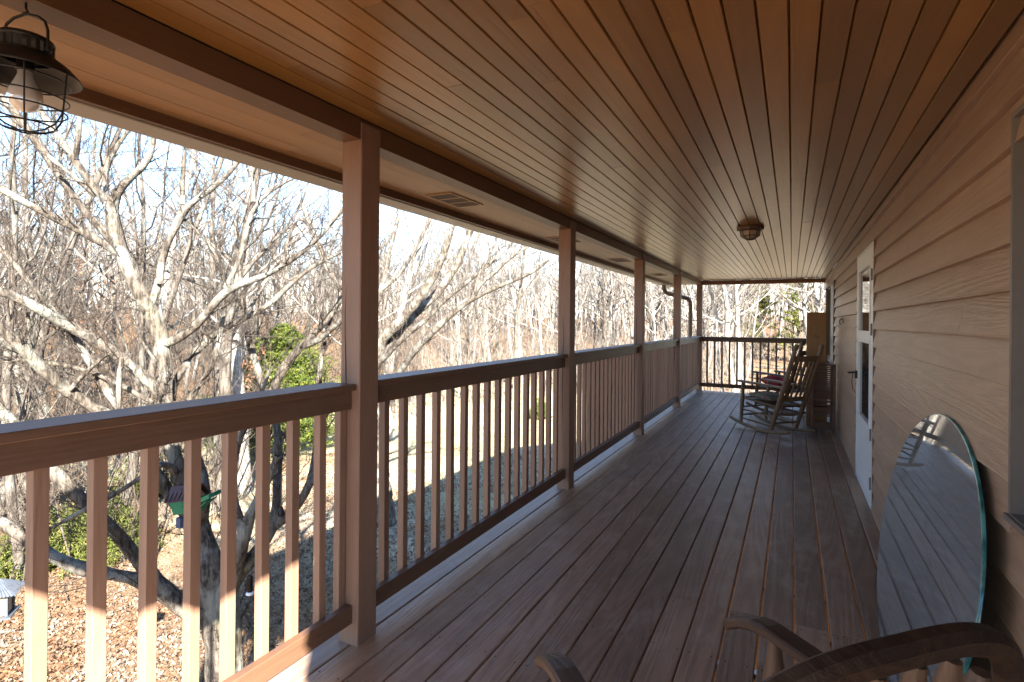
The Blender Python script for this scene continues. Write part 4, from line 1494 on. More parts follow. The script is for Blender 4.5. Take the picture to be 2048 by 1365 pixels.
D = 5.0
dog = [
    # trunk with its two feet
    [(452, 1760, 5.15, 46), (452, 1660, 5.15, 37), (451, 1500, 5.15, 34), (450, 1365, 5.15, 34), (448, 1300, 5.15, 34), (440, 1250, 5.15, 34), (432, 1190, 5.15, 32), (418, 1130, 5.15, 31), (402, 1075, 5.15, 25), (388, 1035, 5.15, 24), (366, 972, 5.15, 16), (346, 905, 5.1, 14), (336, 850, 5.05, 13), (331, 776, 5, 12), (331, 715, 5, 12.5), (324, 675, 5, 14), (312, 645, 5, 15), (297, 615, 4.95, 15), (280, 590, 4.95, 14), (266, 560, 4.9, 14), (252, 530, 4.9, 14), (238, 498, 4.9, 13), (229, 465, 4.9, 12.5), (222, 430, 4.85, 12), (218, 402, 4.8, 11.5), (236, 376, 4.8, 7.5), (258, 356, 4.75, 7), (280, 344, 4.75, 7), (297, 328, 4.7, 6), (308, 303, 4.7, 5.5), (312, 270, 4.7, 5), (306, 230, 4.7, 4)],
    [(478, 1760, 5.1, 24), (474, 1600, 5.1, 20), (472, 1440, 5.05, 17), (470, 1350, 5.05, 17), (466, 1290, 5.05, 18), (460, 1230, 5.1, 22), (448, 1180, 5.15, 26)],
    # low left limbs with moss
    [(436, 1250, 5.15, 24), (405, 1240, 5.1, 19), (372, 1218, 5.05, 19), (340, 1192, 5.0, 18), (305, 1165, 4.95, 15), (268, 1155, 4.9, 13), (230, 1150, 4.9, 12), (174, 1143, 4.85, 12), (120, 1124, 4.8, 12), (88, 1104, 4.8, 12), (48, 1072, 4.75, 12), (18, 1052, 4.75, 12), (-30, 1030, 4.7, 10), (-90, 1000, 4.6, 8)],
    [(352, 1203, 5.0, 16), (322, 1170, 4.95, 15), (292, 1140, 4.9, 13), (266, 1108, 4.85, 12.5), (240, 1072, 4.8, 12), (212, 1044, 4.75, 12), (174, 1012, 4.7, 12), (132, 970, 4.65, 12), (98, 934, 4.6, 12), (60, 885, 4.55, 11), (25, 842, 4.5, 10), (-20, 800, 4.5, 9)],
    # fork into the right-hand stems
    [(440, 1200, 5.15, 24), (458, 1165, 5.1, 18), (480, 1145, 5.1, 15), (500, 1128, 5.15, 14), (520, 1100, 5.2, 13), (536, 1070, 5.3, 12), (552, 1048, 5.35, 13), (556, 1008, 5.4, 9), (553, 960, 5.5, 9), (558, 900, 5.6, 8.5), (556, 850, 5.7, 8), (530, 790, 5.8, 9), (515, 735, 5.8, 7.5), (500, 694, 5.8, 7), (491, 652, 5.8, 6), (486, 597, 5.8, 5), (478, 530, 5.8, 4), (470, 440, 5.8, 3)],
    [(552, 1048, 5.35, 12), (576, 1034, 5.4, 10), (600, 1008, 5.4, 9), (626, 962, 5.5, 9), (634, 900, 5.6, 7.5), (636, 850, 5.7, 7), (638, 745, 5.8, 5), (648, 680, 5.9, 4.5), (662, 640, 5.9, 3.5), (690, 560, 6, 2.5)],
    [(540, 800, 5.8, 9), (548, 770, 5.8, 8.5), (566, 735, 5.8, 8.5), (596, 697, 5.8, 8), (622, 674, 5.8, 6.5), (653, 646, 5.8, 6), (676, 612, 5.8, 5), (700, 560, 5.8, 4)],
    [(596, 697, 5.8, 7), (636, 686, 5.7, 6), (674, 650, 5.6, 5), (720, 600, 5.5, 4)],
    [(462, 1165, 5.1, 16), (480, 1120, 5.0, 14), (486, 1080, 5.0, 13), (487, 1056, 5.0, 12), (506, 1018, 5.0, 9), (516, 996, 5.0, 8.5), (540, 958, 5.0, 7.5), (556, 912, 5.0, 7)],
    [(486, 1066, 5.0, 10), (472, 1028, 5.0, 9), (460, 970, 5.0, 8), (466, 905, 5.0, 7), (486, 860, 5.0, 6.5), (512, 815, 5, 5), (540, 740, 5, 3)],
    # other stems leaving the trunk behind the feeder
    [(390, 1040, 5.15, 16), (366, 1036, 5.1, 12), (346, 1000, 5.1, 12), (330, 970, 5.05, 11), (313, 948, 5.0, 10), (290, 905, 4.95, 9), (262, 850, 4.9, 8), (231, 800, 4.85, 8), (200, 766, 4.85, 8), (179, 723, 4.8, 7.5), (164, 694, 4.8, 7), (144, 668, 4.75, 6), (118, 628, 4.7, 5), (85, 602, 4.7, 5), (59, 566, 4.7, 4.5), (26, 520, 4.65, 4.5), (-30, 470, 4.6, 4)],
    [(398, 1050, 5.15, 16), (408, 990, 5.1, 13), (406, 942, 5.1, 11), (390, 905, 5.1, 9.5), (368, 870, 5.1, 9), (362, 830, 5.1, 8), (376, 797, 5.1, 6), (412, 756, 5.1, 5), (435, 710, 5.1, 5), (441, 663, 5.1, 5), (444, 635, 5.1, 4.5), (455, 590, 5.1, 4), (450, 555, 5.1, 3.2), (437, 511, 5.1, 3), (402, 467, 5.1, 2.6), (368, 439, 5.1, 2.3), (330, 405, 5.1, 1.8)],
    [(313, 948, 5.0, 10), (290, 900, 4.98, 10.5), (262, 862, 4.95, 11), (230, 838, 4.93, 11.5), (185, 815, 4.85, 11.5), (154, 797, 4.75, 12.5), (123, 771, 4.65, 12.5), (90, 746, 4.55, 13), (64, 715, 4.45, 12), (33, 684, 4.35, 11.5), (0, 653, 4.25, 10), (-40, 620, 4.25, 9)],
    [(140, 780, 4.65, 5), (165, 750, 4.65, 4.5), (190, 725, 4.65, 4), (215, 708, 4.65, 3)],
    [(64, 700, 4.55, 5), (60, 660, 4.55, 4), (55, 625, 4.55, 3.4)],
    # big limbs above the rail
    [(338, 815, 5, 11), (318, 780, 4.95, 11.5), (282, 748, 4.9, 11.5), (244, 715, 4.8, 11.5), (205, 689, 4.7, 11.5), (167, 666, 4.65, 11), (133, 651, 4.6, 11), (103, 635, 4.5, 10.5), (74, 615, 4.4, 10.5), (51, 597, 4.35, 10), (26, 587, 4.3, 9.5), (-5, 581, 4.25, 9), (-60, 565, 4.2, 8)],
    [(244, 512, 4.9, 9), (226, 495, 4.85, 9), (185, 474, 4.8, 8), (144, 453, 4.7, 8), (103, 432, 4.6, 7.5), (64, 414, 4.5, 7.5), (31, 399, 4.45, 7), (0, 376, 4.4, 7), (-50, 345, 4.3, 6)],
    [(226, 484, 4.9, 8), (208, 463, 4.9, 8), (180, 436, 4.9, 7.5), (154, 405, 4.85, 7.5), (128, 368, 4.85, 7.5), (110, 334, 4.8, 7.5), (92, 308, 4.8, 8), (72, 283, 4.75, 8), (50, 252, 4.7, 7.5), (26, 218, 4.7, 7.5), (0, 190, 4.7, 7), (-40, 150, 4.6, 6)],
    [(212, 402, 4.8, 8), (196, 383, 4.75, 7.5), (178, 366, 4.7, 7.5), (160, 340, 4.7, 8), (144, 313, 4.65, 7.5), (128, 288, 4.6, 7.5), (106, 260, 4.6, 7), (86, 230, 4.6, 6.5), (60, 190, 4.6, 5)],
    [(150, 318, 4.65, 6), (156, 290, 4.6, 5), (161, 260, 4.6, 4.5), (163, 231, 4.6, 4), (160, 190, 4.6, 3)],
    [(190, 390, 4.8, 5), (165, 365, 4.7, 5), (140, 345, 4.6, 5), (112, 330, 4.6, 4.5), (96, 312, 4.6, 4)],
    [(222, 405, 5.1, 6), (206, 385, 5.2, 5.5), (205, 350, 5.3, 5), (212, 325, 5.3, 4.5), (220, 303, 5.3, 4.5), (240, 288, 5.3, 4), (256, 262, 5.3, 3.5)],
    [(326, 690, 5, 9), (342, 686, 4.95, 8), (374, 670, 4.9, 8), (404, 642, 4.85, 8), (425, 611, 4.8, 7.5), (450, 579, 4.75, 7.5), (476, 568, 4.75, 6.5), (519, 560, 4.7, 6), (555, 540, 4.7, 5.5), (586, 518, 4.65, 5), (622, 495, 4.6, 4.5), (650, 465, 4.6, 4), (672, 434, 4.6, 3.5), (700, 400, 4.6, 3)],
    [(452, 576, 4.75, 6), (464, 556, 4.75, 5), (484, 511, 4.75, 5), (494, 460, 4.7, 5), (499, 424, 4.7, 5), (510, 402, 4.7, 4), (532, 385, 4.7, 3.5), (562, 368, 4.7, 3), (598, 352, 4.7, 2.3)],
    [(508, 404, 4.7, 4), (507, 366, 4.7, 3.4), (504, 330, 4.7, 3), (508, 290, 4.7, 2)],
    [(320, 570, 5.0, 6), (316, 530, 5.05, 7), (328, 495, 5.05, 7.5), (348, 460, 5.05, 7.5), (362, 430, 5.05, 7), (370, 408, 5.05, 6.5), (400, 398, 5.0, 5.5), (424, 378, 5.0, 5.5), (446, 358, 5.0, 5), (470, 342, 5.0, 4.5), (480, 320, 5, 3.5)],
    [(297, 620, 5.0, 8), (312, 590, 5.0, 7.5), (318, 560, 5.05, 7)],
    [(366, 410, 5.05, 5.5), (360, 375, 5.05, 4.8), (366, 340, 5.05, 4.5), (372, 310, 5.05, 4), (370, 270, 5.05, 3.4)],
    [(342, 800, 5.1, 8), (346, 760, 5.2, 7), (378, 716, 5.3, 7), (405, 690, 5.35, 7), (437, 663, 5.4, 6.5), (473, 642, 5.5, 6), (504, 634, 5.5, 5.5), (545, 606, 5.6, 5.5), (596, 553, 5.7, 4.5), (632, 527, 5.8, 4), (681, 506, 5.9, 3)],
    [(596, 553, 5.7, 4), (560, 575, 5.6, 2.5), (572, 480, 5.7, 3), (602, 420, 5.8, 3.2), (640, 490, 5.8, 4), (662, 545, 5.8, 4)],
    # stub and thin bent branch in front
    [(238, 822, 4.6, 5), (233, 776, 4.6, 5.5), (238, 745, 4.6, 4.5), (243, 716, 4.6, 4.5)],
    [(305, 806, 4.9, 5), (256, 779, 4.85, 4.5), (218, 756, 4.8, 4.5), (167, 738, 4.75, 4.2), (103, 724, 4.7, 4), (50, 722, 4.7, 4), (0, 718, 4.7, 3.5), (-40, 715, 4.7, 3)],
    [(353, 945, 5.0, 7), (330, 915, 4.8, 6), (300, 935, 4.7, 5), (275, 968, 4.6, 5), (240, 985, 4.55, 5), (205, 1000, 4.5, 5), (168, 1018, 4.5, 5), (130, 1045, 4.5, 3.5), (92, 1062, 4.5, 2.5)],
]
near_tree('dogwood_tree', 'gnarled grey barked tree by the railing holding the green feeder', dog, 10.0, 11, M['bark_near'], M['twig_near'], lev=3)

tree_c = [
    [(40, 1075, 13.2, 20), (44, 1000, 13.2, 16), (50, 900, 13.2, 13), (49, 838, 13.2, 12), (41, 789, 13.2, 11.5), (31, 738, 13.2, 11), (15, 689, 13.2, 10.5), (-8, 640, 13.1, 9), (-30, 570, 13, 7), (-35, 500, 13, 5)],
    [(46, 1000, 13.2, 12), (80, 900, 13.1, 9), (90, 835, 13, 8.5), (82, 797, 13, 8.5), (64, 769, 13, 8), (52, 733, 13, 8), (40, 700, 13, 7), (20, 640, 13, 6), (30, 560, 13, 4)],
]
near_tree('maple_tree', 'pale lichened tree with leaning stems at the left edge behind the railing', tree_c, 8.0, 21, M['bark_near'], M['twig_near'], lev=3)

tree_b = [
    [(768, 1050, 13.63, 26), (764, 985, 13.63, 19), (752, 900, 13.49, 15), (742, 820, 13.35, 13), (748, 730, 13.21, 12), (762, 680, 13.06, 12), (799, 644, 12.92, 11), (843, 591, 12.78, 10), (872, 544, 12.64, 9), (888, 506, 12.50, 8), (905, 450, 12.35, 6.5), (930, 380, 12.21, 5)],
    [(748, 740, 13.21, 9), (776, 690, 13.35, 9), (796, 664, 13.35, 9), (837, 620, 13.49, 8.5), (872, 591, 13.49, 8), (904, 547, 13.63, 7.5), (922, 512, 13.63, 7), (942, 459, 13.63, 6), (960, 400, 13.63, 4.5)],
    [(735, 850, 13.21, 9), (745, 745, 12.64, 7), (762, 722, 12.35, 6.5), (793, 690, 12.07, 6), (820, 664, 11.93, 5.5), (848, 644, 11.79, 5), (890, 600, 11.64, 4.5), (940, 560, 11.50, 4), (989, 520, 11.36, 3.5), (1040, 470, 11.36, 2.5)],
    [(752, 900, 13.49, 9), (775, 790, 12.50, 7), (800, 744, 12.07, 7), (828, 702, 11.79, 7), (872, 658, 11.50, 7), (904, 627, 11.36, 6), (945, 597, 11.22, 5.2), (998, 573, 11.08, 4.5), (1057, 550, 10.93, 3.5), (1098, 520, 10.79, 2.5)],
    [(904, 627, 11.36, 5), (945, 591, 11.50, 4.5), (968, 560, 11.50, 4.5), (989, 545, 11.64, 4), (1020, 515, 11.64, 3.2), (1057, 494, 11.64, 2.5)],
    [(945, 594, 11.36, 4), (962, 540, 11.36, 3.5), (985, 500, 11.36, 3), (1000, 450, 11.36, 2)],
    [(748, 730, 13.21, 8), (735, 660, 13.21, 7), (760, 590, 13.21, 5.5), (780, 500, 13.21, 4.5), (800, 420, 13.21, 3.5)],
    [(762, 580, 13.21, 5), (800, 550, 13.21, 4), (830, 500, 13.06, 3.5), (860, 440, 13.06, 3)],
    [(742, 700, 13.21, 10), (700, 600, 13.06, 7), (660, 545, 13.06, 6), (630, 480, 13.06, 5), (605, 410, 13.06, 4)],
]
near_tree('maple_tree', 'pale tree leaning across the opening just right of the nearest post', tree_b, 5.5, 31, M['bark_near'], M['twig_near'], lev=3, rmin=0.0018)

# --- woodland trees: a few kinds, copied one by one
def wood_tree(rng_, pale, H, lean=0.04, low=0.35, nlimb=16, spread=0.34, r0=0.15, cnt=7):  # pale: bark and twigs take the glare-lightened colours
    Tt, Tc = Tubes(), Tubes()
    P, _ = wander(rng_, (0, 0, -0.3), (rng_.normal() * lean, rng_.normal() * lean, 1), H, 12, 0.06, 0.02)
    R = r0 * (1 - np.linspace(0, 1, 13) ** 1.2 * 0.9)
    R[0] *= 1.35
    Tt.add(P, R, 8)
    for k in range(nlimb):
        f = low + (0.97 - low) * (k + rng_.random()) / nlimb
        i = min(int(f * 12), 11)
        p = P[i] + (P[i + 1] - P[i]) * (f * 12 - i)
        az = k * 2.4 + rng_.normal() * 0.5
        el = rng_.uniform(0.35, 0.95)
        d = np.array((cos(az) * cos(el), sin(az) * cos(el), sin(el)))
        L = H * spread * (1.15 - f) * rng_.uniform(0.7, 1.35) + 0.5
        PP, _ = wander(rng_, p, d, L, 6, 0.13, 0.06)
        rb = R[i] * rng_.uniform(0.3, 0.5)
        RR = np.linspace(rb, 0.012, 7)
        Tt.add(PP, RR, 5)
        sprout(rng_, Tc, PP, np.minimum(RR, 0.035), 1, 3, cnt, 0.42, 0.2, 3, 0.05, 0.17, 0.0032)
    return Tt.mesh('trunk', M['bark_glare' if pale else 'bark_far']), Tc.mesh('crown', M['twig_glare' if pale else 'twig_far'])


rg = np.random.default_rng(5)
kinds = []
specs = [(15, 0.04, 0.30, 16, 0.36, 0.17, 6), (17, 0.07, 0.25, 17, 0.34, 0.16, 7), (13, 0.08, 0.22, 15, 0.38, 0.13, 6),
         (14, 0.13, 0.20, 16, 0.38, 0.10, 7), (11, 0.10, 0.18, 14, 0.42, 0.09, 6), (17, 0.04, 0.3, 15, 0.32, 0.24, 7), (8, 0.14, 0.12, 13, 0.44, 0.055, 6)]
klab = ['tall grey winter tree standing in the wood', 'very tall straight winter tree with glare in its colour standing in the wood', 'low branched grey winter tree standing in the wood',
        'slim tall winter tree with glare in its colour standing in the wood', 'small crooked winter tree standing in the wood', 'thick trunked winter tree with glare in its colour standing in the wood', 'thin bare sapling standing in the wood']
for kk_, (sp_, lb) in enumerate(zip(specs, klab)):
    t = thing('bare_tree', lb, 'tree', (0, 0, 0), 0, lb.replace('tree', 'trees').replace('sapling', 'saplings'))
    a, b = wood_tree(rg, kk_ in (1, 3, 5), *sp_)
    link('trunk', a, t)
    link('crown', b, t)
    kinds.append(t)
used = [False] * len(kinds)


def plant(k, x, y, s=1.0, rz=0.0):
    t = kinds[k] if not used[k] else copy_tree(kinds[k])
    used[k] = True
    t.location = (x, y, float(gz(x, y)) - 0.05)
    t.rotation_euler = (0, 0, rz)
    t.scale = (s, s, s)
    return t


def clear_view(thd, rr):
    # nothing tall grows between the porch and the cedar, nor before the far pines
    return (38.0 < thd < 52.5 and rr < 27.0) or (-1.3 < thd < 3.6 and rr < 58.0)


spots = []
tries = 0
while len(spots) < 285 and tries < 20000:
    tries += 1
    thd = rg.uniform(-7, 76)
    dmin = np.interp(thd, [-7, 0, 10, 25, 38, 48, 60, 76], [36, 36, 40, 39, 29, 19, 14.5, 13.5])
    rr = dmin + (92 - dmin) * rg.random() ** 1.25
    x, y = -rr * sin(radians(thd)), rr * cos(radians(thd))
    if clear_view(thd, rr):
        continue
    if any((x - a) ** 2 + (y - b) ** 2 < 1.2 ** 2 for a, b, _ in spots):
        continue
    spots.append((x, y, thd))
for (x, y, thd) in spots:
    k = int(rg.choice(7, p=[0.06, 0.30, 0.07, 0.32, 0.06, 0.13, 0.06] if thd < 36 else [0.24, 0.05, 0.22, 0.08, 0.20, 0.03, 0.18]))
    plant(k, x, y, rg.uniform(0.8, 1.2), rg.uniform(0, 6.28))

# brush, saplings and vines that fill the wood's edge: nobody could count them
T, T2 = Tubes(), Tubes()
for _ in range(3000):
    thd = rg.uniform(-7, 76)
    dmin = np.interp(thd, [-7, 0, 10, 25, 38, 48, 60, 76], [34, 34, 38, 36, 27, 18, 14, 13])
    rr = dmin + (72 - dmin) * rg.random() ** 1.3
    x, y = -rr * sin(radians(thd)), rr * cos(radians(thd))
    if clear_view(thd, rr):
        continue
    h_ = rg.uniform(1.0, 5.5)
    P, _ = wander(rg, (x, y, float(gz(x, y)) - 0.1), (rg.normal() * 0.22, rg.normal() * 0.22, 1), h_, 5, 0.1, 0.0)
    r_ = 0.007 + 0.0035 * h_
    R = np.linspace(r_, 0.004, 6)
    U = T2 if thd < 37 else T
    P[:, 0] += 0.0
    U.add(P, R, 4)
    sprout(rg, U, P, R, 1, 2, 5, 0.42, 0.2, 3, 0.02, 0.22, 0.004)
tag(link('undergrowth', T.mesh('undergrowth', M['brush'])), 'tangle of bare brush and saplings under the woodland trees', 'undergrowth', kind='stuff')
tag(link('undergrowth', T2.mesh('undergrowth', M['brush_glare'])), 'brush and saplings at the edge of the lawn with glare in their colour', 'undergrowth', kind='stuff')

# the far wood on the slope behind, read as one mass
T = Tubes()
for _ in range(1500):
    thd = rg.uniform(-9, 80)
    rr = rg.uniform(75, 165)
    x, y = -rr * sin(radians(thd)), rr * cos(radians(thd))
    H = rg.uniform(9, 17)
    P, _ = wander(rg, (x, y, float(gz(x, y)) - 0.3), (rg.normal() * 0.04, rg.normal() * 0.04, 1), H, 6, 0.04, 0.0)
    R = np.linspace(rg.uniform(0.09, 0.2), 0.02, 7)
    T.add(P, R, 4)
    for q_ in range(9):
        f = rg.uniform(0.3, 0.97)
        i = min(int(f * 6), 5)
        p = P[i] + (P[i + 1] - P[i]) * (f * 6 - i)
        az, el = rg.uniform(0, 6.28), rg.uniform(0.3, 1.0)
        PP, _ = wander(rg, p, (cos(az) * cos(el), sin(az) * cos(el), sin(el)), H * 0.3 * (1.2 - f), 3, 0.16, 0.08)
        RR = np.linspace(0.035, 0.012, 4)
        T.add(PP, RR, 3)
        sprout(rg, T, PP, RR, 2, 2, 5, 0.5, 0.2, 3, 0.05, 0.2, 0.010)
tag(link('far_wood', T.mesh('far_wood', M['twig_glare'])), 'bare winter wood on the slope far behind the nearer trees', 'wood', kind='stuff')  # far wood also has glare put into its colour

# fallen branches on the far wood floor
lg = np.random.default_rng(9)
for k, (x, y, an, L, lb) in enumerate([(-0.6, 43, 0.2, 7, 'long fallen log nearest the far railing on the wood floor'), (0.9, 48, -0.1, 8, 'fallen log lying just beyond the long one'), (-4.2, 52, 0.3, 7, 'fallen log farthest back and left on the wood floor'), (0.2, 58, 0.05, 8, 'fallen log half way up the far slope')]):
    T = Tubes()
    P, _ = wander(lg, (0, 0, 0), (cos(an), sin(an), 0.02), L, 8, 0.04, 0)
    P[:, 0] -= L / 2
    P[:, 2] = gz(P[:, 0] + x, P[:, 1] + y) + 0.1
    T.add(P, np.linspace(0.14, 0.06, 9), 7)
    o = link('fallen_log', T.mesh('fallen_log', M['bark_far']))
    o.location = (x, y, 0)
    tag(o, lb, 'log', 'fallen logs on the wood floor')


# --- evergreens
def gat(px, py):
    """where the sight line through a photo pixel meets the ground"""
    lo, hi = 2.0, 120.0
    for _ in range(40):
        m_ = (lo + hi) / 2
        p_ = at(px, py, m_)
        if p_.z > float(gz(p_.x, p_.y)):
            lo = m_
        else:
            hi = m_
    return at(px, py, lo)


def evergreen(name, label, x, y, H, W, mat, seed, n=9000, size=0.05, shape='cone', trunk=True, cat='tree', group=None):
    g_ = np.random.default_rng(seed)
    t = thing(name, label, cat, (x, y, float(gz(x, y)) - 0.05), 0, group)
    Tt = Tubes()
    pts = []
    nb = int(n / 110)
    if trunk:
        P, _ = wander(g_, (0, 0, -0.1), (0, 0, 1), H * 0.95, 8, 0.03, 0)
        Tt.add(P, np.linspace(0.05 * H / 3, 0.008, 9), 7)
    for k in range(nb):
        f = g_.random() ** 1.1
        if shape == 'cone':
            z = H * (0.06 + 0.9 * f)
            rad = W / 2 * (1 - f) ** 0.75 * g_.uniform(0.55, 1.2) + 0.05
            base = np.array((0, 0, z))
            az = g_.uniform(0, 6.28)
            tip = np.array((cos(az) * rad, sin(az) * rad, z + rad * g_.uniform(0.1, 0.7)))
        else:
            az = g_.uniform(0, 6.28)
            rr_ = W / 2 * math.sqrt(g_.random())
            base = np.array((cos(az) * rr_ * 0.2, sin(az) * rr_ * 0.2, 0.05))
            tip = np.array((cos(az) * rr_, sin(az) * rr_, H * (1 - (rr_ / (W / 2)) ** 2) * g_.uniform(0.6, 1.1) + 0.12))
        s = np.linspace(0, 1, 5)[:, None]
        B = base + (tip - base) * s
        B[:, 2] += 0.04 * np.sin(s[:, 0] * 3)
        Tt.add(B, np.linspace(0.012, 0.003, 5) * max(1, H / 4), 4)
        m_ = 110
        u = g_.uniform(0.25, 1.05, m_)[:, None]
        c_ = base + (tip - base) * u + g_.normal(size=(m_, 3)) * (0.055 + 0.02 * rad if shape == 'cone' else 0.06) * np.array((1, 1, 0.8)) * (1.3 - 0.5 * u)
        pts.append(c_)
    V, F = cards(np.concatenate(pts), size, g_, 0.0, 0.28, 0.1)
    link('trunk', Tt.mesh('trunk', M['bark_far']), t)
    link('foliage', mesh_np('foliage', V, F, mat), t)
    return t


p = gat(566, 915)
evergreen('cedar_tree', 'bushy yellow green cedar behind the nearest railing section', p.x, p.y, 5.0, 4.9, M['cedar'], 1, 60000, 0.062)
p = gat(445, 900)
evergreen('cedar_tree', 'small thin green cedar left of the bushy one', p.x, p.y, 2.6, 2.4, M['cedar'], 2, 5000, 0.07)
p = gat(165, 1105)
evergreen('juniper_shrub', 'wide low yellow green juniper shrub on the slope below the railing', p.x, p.y, 1.05, 3.0, M['juniper'], 3, 36000, 0.034, 'mound', False, 'shrub')
p = gat(5, 1165)
evergreen('juniper_shrub', 'darker juniper shrub at the left edge by the hanging feeder', p.x, p.y, 0.8, 1.4, M['juniper'], 4, 14000, 0.034, 'mound', False, 'shrub')
p = gat(1078, 838)
evergreen('holly_bush', 'tiny green bush alone on the sunny lawn', p.x, p.y, 1.0, 1.3, M['cedar'], 5, 4000, 0.065, 'mound', False, 'shrub')
p = gat(300, 985)
evergreen('juniper_shrub', 'faint green shrub behind the trunk with the green feeder', p.x, p.y, 1.1, 2.4, M['juniper'], 6, 5000, 0.06, 'mound', False, 'shrub')
for (px, d, H, W, sd, lb) in ((1597, 56, 12, 5.5, 7, 'tall yellow green pine beyond the far railing beside the pine box'), (1528, 60, 9, 5, 8, 'pale green pine beyond the far railing left of the tall one'), (1500, 80, 14, 6, 9, 'dim green pine deep in the wood beyond the far railing')):
    p = at(px, 700, d)
    evergreen('pine_tree', lb, p.x, p.y, H, W, M['pinefar'], sd, 9000, 0.13)

# young beeches that keep their dry leaves
bl_ = np.random.default_rng(12)
for (px, py, d, H, lb) in ((462, 800, 17, 4.5, 'young beech with dry orange leaves left of the cedar'), (860, 770, 40, 6.0, 'young beech with dry orange leaves beyond the lawn'), (160, 860, 22, 6, 'young beech keeping a few dry leaves at the left of the wood'), (1540, 730, 52, 5, 'orange leaved young beech beyond the far railing')):
    p = at(px, py, d)
    t = thing('beech_tree', lb, 'tree', (p.x, p.y, float(gz(p.x, p.y))), 0)
    Tt = Tubes()
    P, _ = wander(bl_, (0, 0, -0.1), (0, 0, 1), H, 6, 0.06, 0)
    R = np.linspace(0.03, 0.006, 7)
    Tt.add(P, R, 6)
    sprout(bl_, Tt, P, R, 1, 2, 9, 0.42, 0.2, 3, 0.01, 0.15, 0.004)
    link('trunk', Tt.mesh('trunk', M['bark_far']), t)
    C = Tt.points()[7:]
    C = C[bl_.choice(len(C), 420)] + bl_.normal(size=(420, 3)) * 0.06
    V, F = cards(C, 0.05, bl_, 0.2, 0.5, 0.2)
    link('foliage', mesh_np('foliage', V, F, M['beech']), t)

# ------------------------------------------------------------------ bird feeders and other hung things
p0 = at(388, 1000, 4.92)
fd = thing('bird_feeder', 'green hopper bird feeder with brown ribbed roof on the tree trunk', 'bird feeder', tuple(p0), YAW + radians(-8))
fd.rotation_euler = (0, radians(-9), YAW + radians(-8))
MB().extrude([(-0.17, -0.09, 0.02), (-0.17, -0.06, -0.10), (-0.17, 0.06, -0.10), (-0.17, 0.09, 0.02)], (0.23, 0, 0)).build('hopper', M['green'], fd)
MB().extrude([(-0.17, -0.075, 0.0205), (-0.17, 0.075, 0.0205), (-0.17, 0, 0.115)], (0.23, 0, 0)).build('gable', M['tanwood'], fd)
rf = MB()
for s in (-1, 1):
    rf.bar((-0.20, s * 0.055, 0.078), (0.10, s * 0.055, 0.078), 0.15, 0.006, up=(0, s * 0.78, 0.62))
    for k in range(8):
        x = -0.195 + k * 0.041
        rf.bar((x, s * 0.004, 0.129), (x, s * 0.112, 0.034), 0.006, 0.009, up=(0, s * 0.78, 0.62))
rf.build('roof', M['brownroof'], fd)
tr = MB()
frame_yz_ = [((0.07, -0.08), (0.21, -0.08)), ((0.21, -0.08), (0.21, 0.08)), ((0.21, 0.08), (0.07, 0.08)), ((0.07, 0.08), (0.07, -0.08))]
for (a, b) in frame_yz_:
    tr.bar((a[0], a[1], -0.01 + (a[0] - 0.07) * 0.3), (b[0], b[1], -0.01 + (b[0] - 0.07) * 0.3), 0.008, 0.035)
tr.bar((0.066, 0.0, -0.075), (0.17, 0.0, -0.012), 0.15, 0.008)
tr.build('tray', M['green'], fd)
pk = MB()
for k in range(3):
    x = 0.10 + k * 0.035
    pk.bar((x, -0.076, 0.004 + (x - 0.07) * 0.3), (x, 0.076, 0.004 + (x - 0.07) * 0.3), 0.006, 0.006)
pk.build('perch', M['tanwood'], fd)
p = at(362, 1045, 4.95)
tag(MB().box(-0.03, 0.03, -0.03, 0.03, -0.045, 0.045, 0.004).build('blue_box', M['bluebox'], None, p), 'small dull blue box on the trunk below the green feeder', 'box')

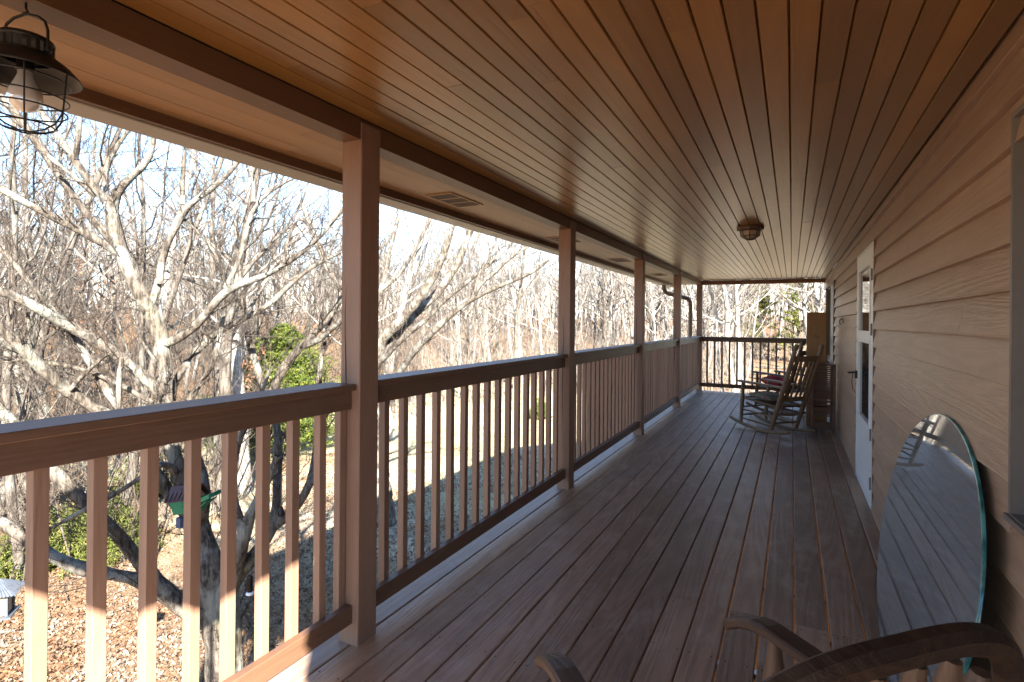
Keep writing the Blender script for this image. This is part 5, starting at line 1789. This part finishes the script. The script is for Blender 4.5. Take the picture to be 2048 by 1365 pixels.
p0 = at(-6, 1205, 4.9)
f2 = thing('bird_feeder', 'grey hopper feeder with a corrugated metal roof at the left edge', 'bird feeder', tuple(p0), YAW + radians(25))
MB().box(-0.085, 0.085, -0.07, 0.07, -0.10, 0.09).build('hopper', M['tanwood'], f2)
fr = MB()
for x in (-0.09, 0.09):
    for y in (-0.075, 0.075):
        fr.box(x - 0.01, x + 0.01, y - 0.01, y + 0.01, -0.105, 0.092)
fr.box(-0.13, 0.13, -0.12, 0.12, -0.118, -0.1055)
fr.build('frame', M['zinc'], f2)
rf = MB()
ap = (0, 0, 0.205)
NC = 26
for side in range(4):
    c0 = [(-0.17, -0.15), (0.17, -0.15), (0.17, 0.15), (-0.17, 0.15)]
    a, b = c0[side], c0[(side + 1) % 4]
    row = []
    for k in range(NC + 1):
        u = k / NC
        row.append((a[0] + (b[0] - a[0]) * u, a[1] + (b[1] - a[1]) * u, 0.088 + (0.008 if k % 2 else 0)))
    topr = [(x * 0.12, y * 0.12, 0.20 + (0.002 if k % 2 else 0)) for k, (x, y, z) in enumerate(row)]
    rf.add(row + topr, [(k, k + 1, NC + 2 + k, NC + 1 + k) for k in range(NC)])
rf.add([(-0.021, -0.018, 0.2), (0.021, -0.018, 0.2), (0.021, 0.018, 0.2), (-0.021, 0.018, 0.2)], [(0, 1, 2, 3)])
rf.add([(-0.165, -0.145, 0.087), (0.165, -0.145, 0.087), (0.165, 0.145, 0.087), (-0.165, 0.145, 0.087)], [(3, 2, 1, 0)])
rf.build('roof', M['zinc'], f2)
MB().tube([(0, 0, 0.2), (0.0, 0, 0.40), (0.0, 0.0, 0.60)], 0.0025, 6).build('hanging_wire', M['chain'], f2)

p0 = at(500, 1150, 4.95)
tf = thing('tube_feeder', 'small dark tube feeder hanging below the tree fork', 'bird feeder', tuple(p0))
MB().lathe([(0, 0.0), (0.022, -0.006), (0.026, -0.018), (0.024, -0.02), (0.024, -0.15), (0.0, -0.15)], 12).build('tube', M['black'], tf)
MB().lathe([(0.0, -0.151), (0.028, -0.152), (0.036, -0.172), (0.020, -0.182), (0, -0.184)], 12).build('tray', M['white'], tf)
MB().tube([(0, 0, 0.0), (0.004, 0, 0.03), (0.0, 0, 0.06)], 0.002, 6).build('wire', M['chain'], tf)

pt = at(563, 952, 5.15)
pb_ = at(566, 1012, 5.15)
hc = thing('hanging_chain', 'short steel chain with a dark suet cone hanging in the tree', 'chain', tuple(pt))
n = 11
for k in range(n):
    z = -(pt.z - pb_.z) * k / n
    T_ = MB()
    h_ = 0.017
    ring = []
    for j in range(9):
        a = 2 * pi * j / 8
        x, zz = 0.006 * cos(a), h_ * sin(a)
        ring.append((x, 0, z - 0.012 + zz) if k % 2 else (0, x, z - 0.012 + zz))
    T_.tube(ring, 0.0022, 5, False).build('chain_link', M['chain'], hc)
MB().lathe([(0, 0.0), (0.012, -0.008), (0.03, -0.05), (0.034, -0.08), (0.02, -0.098), (0, -0.10)], 10, (0, 0, -(pt.z - pb_.z) + 0.0)).build('cone', M['black'], hc)
